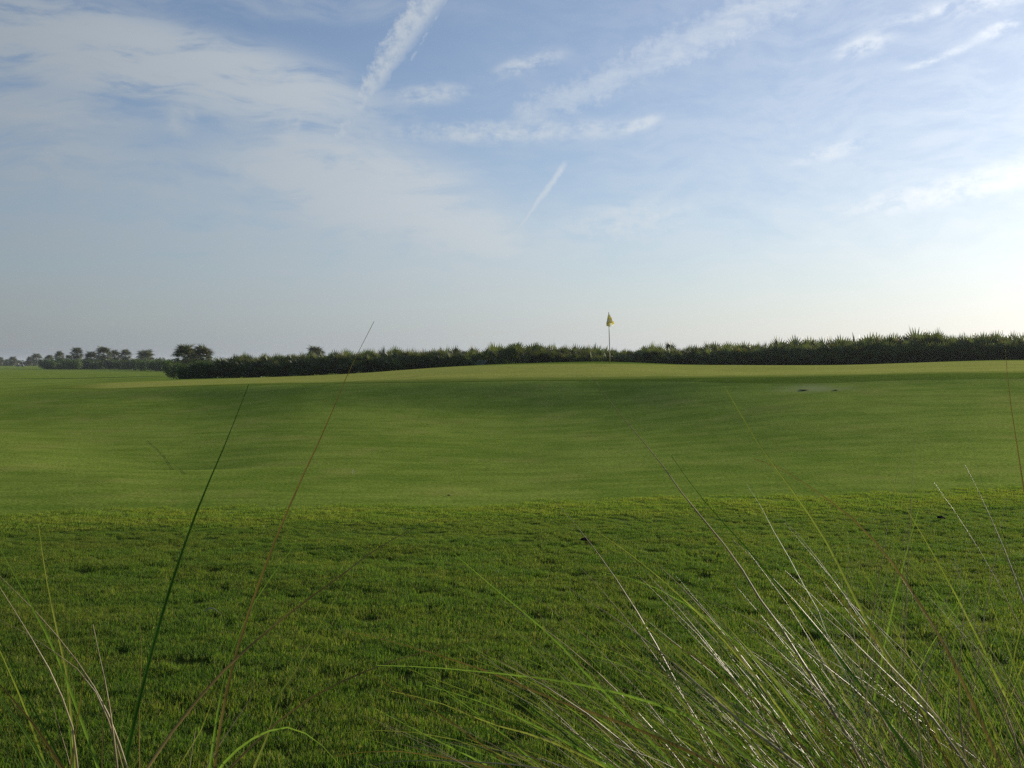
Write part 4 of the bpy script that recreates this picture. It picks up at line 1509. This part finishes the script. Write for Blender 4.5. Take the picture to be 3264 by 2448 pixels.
T(cR, oR, [(1248, 2203), (1400, 2240), (1560, 2305), (1720, 2350), (1918, 2438)], 1.65, 1.9, 0.0040, 'y', S)
T(cR, oR, [(1356, 2183), (1509, 2229), (1662, 2290), (1815, 2372), (1940, 2443)], 1.6, 1.85, 0.0044, 'g', S)
T(cR, oR, [(1060, 2412), (1100, 2405), (1202, 2393), (1304, 2397), (1407, 2413), (1534, 2438)], 1.5, 1.6, 0.0040, 'b', S)
T(cR, oR, [(1151, 2443), (1260, 2428), (1381, 2423), (1534, 2430), (1688, 2443)], 1.45, 1.5, 0.0050, 's', S)
T(cR, oR, [(1320, 2379), (1458, 2372), (1585, 2392), (1713, 2418), (1800, 2443)], 1.6, 1.7, 0.0034, 's', S)
T(cR, oR, [(1800, 1866), (1892, 1927), (1994, 1993), (2096, 2070), (2173, 2137), (2300, 2250), (2550, 2443)], 1.55, 1.85, 0.0054, 's', S, 28)
T(cR, oR, [(1951, 1876), (2020, 1958), (2096, 2029), (2200, 2126), (2330, 2280), (2450, 2443)], 1.6, 1.85, 0.0044, 'y', S)
T(cR, oR, [(1892, 1901), (1994, 1958), (2200, 2085), (2400, 2230), (2620, 2443)], 1.6, 1.9, 0.0036, 'b', S)

# ---- and the many between them
n_blades = sum(1 for c in cR.children)


def free_blade(rng, lo, hi, wide, low=False):
    """leaf rising from the foot and blown over towards the left, bending more towards its tip"""
    q = rng.random()
    foot = Vector((oR.x - 0.42 + 0.72 * q + rng.uniform(-.05, .05), oR.y + rng.uniform(-0.26, 0.30), 0))
    foot.z = hz1(foot.x, foot.y) - 0.02
    L = rng.uniform(lo, hi)
    # lean from the vertical, in degrees, at foot and tip: outer leaves on the left lie flatter
    l0 = rng.uniform(2, 16) + (1 - q) * 12
    l1 = l0 + rng.uniform(14, 42) + (1 - q) * 22
    if low:
        l1 += rng.uniform(18, 45)
    azm = math.pi + rng.gauss(0, 0.42)              # towards -x
    if rng.random() < 0.13:
        azm = rng.uniform(-1.2, 1.2)
        l0, l1 = rng.uniform(2, 8), rng.uniform(10, 35)
    p = foot.copy()
    out = [p.copy()]
    m_ = 15
    for i in range(m_):
        t = (i + 0.5) / m_
        a = R(l0 + (l1 - l0) * t ** 1.4)
        p = p + Vector((math.sin(a) * math.cos(azm), math.sin(a) * math.sin(azm), math.cos(a))) * (L / m_)
        out.append(p.copy())
    return out


mix_ = 'gggggddyyyyysssssbb'
for i in range(292 - n_blades):
    pts = free_blade(rngC, 0.95, 1.34 if i % 6 else 1.5, 0, low=(i % 4 == 0))
    blade_obj(pts, rngC.uniform(0.0026, 0.0050), rngC.choice(mix_), cR, oR)
# fine dead and inner leaves of the clump, too many to pick apart
for key, cnt in (('g', 330), ('y', 330), ('d', 90), ('s', 190), ('b', 110)):
    mb = MB()
    for i in range(cnt):
        pts = free_blade(rngC, 0.8, 1.36, 0, low=rngC.random() < 0.4)
        (wire_geo if key == 's' else blade_geo)([p - oR for p in pts[::2]], rngC.uniform(0.0016, 0.0032), mb)
    o = link('fine_blades', mb.mesh('fine_blades', CM[key], True), cR)
    o['kind'] = 'stuff'


# ------------------------------------------------------------------ thin morning haze over the course
hz_m = bpy.data.materials.new('haze_air')
hz_m.use_nodes = True
hn = NT(hz_m.node_tree)
pv = hn.node('ShaderNodeVolumePrincipled')
pv.inputs['Color'].default_value = (0.86, 0.93, 1.0, 1)
pv.inputs['Density'].default_value = HAZE
pv.inputs['Anisotropy'].default_value = 0.35
ho = hn.node('ShaderNodeOutputMaterial')
hn.t.links.new(pv.outputs[0], ho.inputs['Volume'])
haze = link('haze', MB().box((0, 0, 3.5), (12100, 12100, 12.0)).mesh('haze', hz_m))
tag(haze, 'thin pale morning haze hanging over the course', 'haze', kind='stuff')
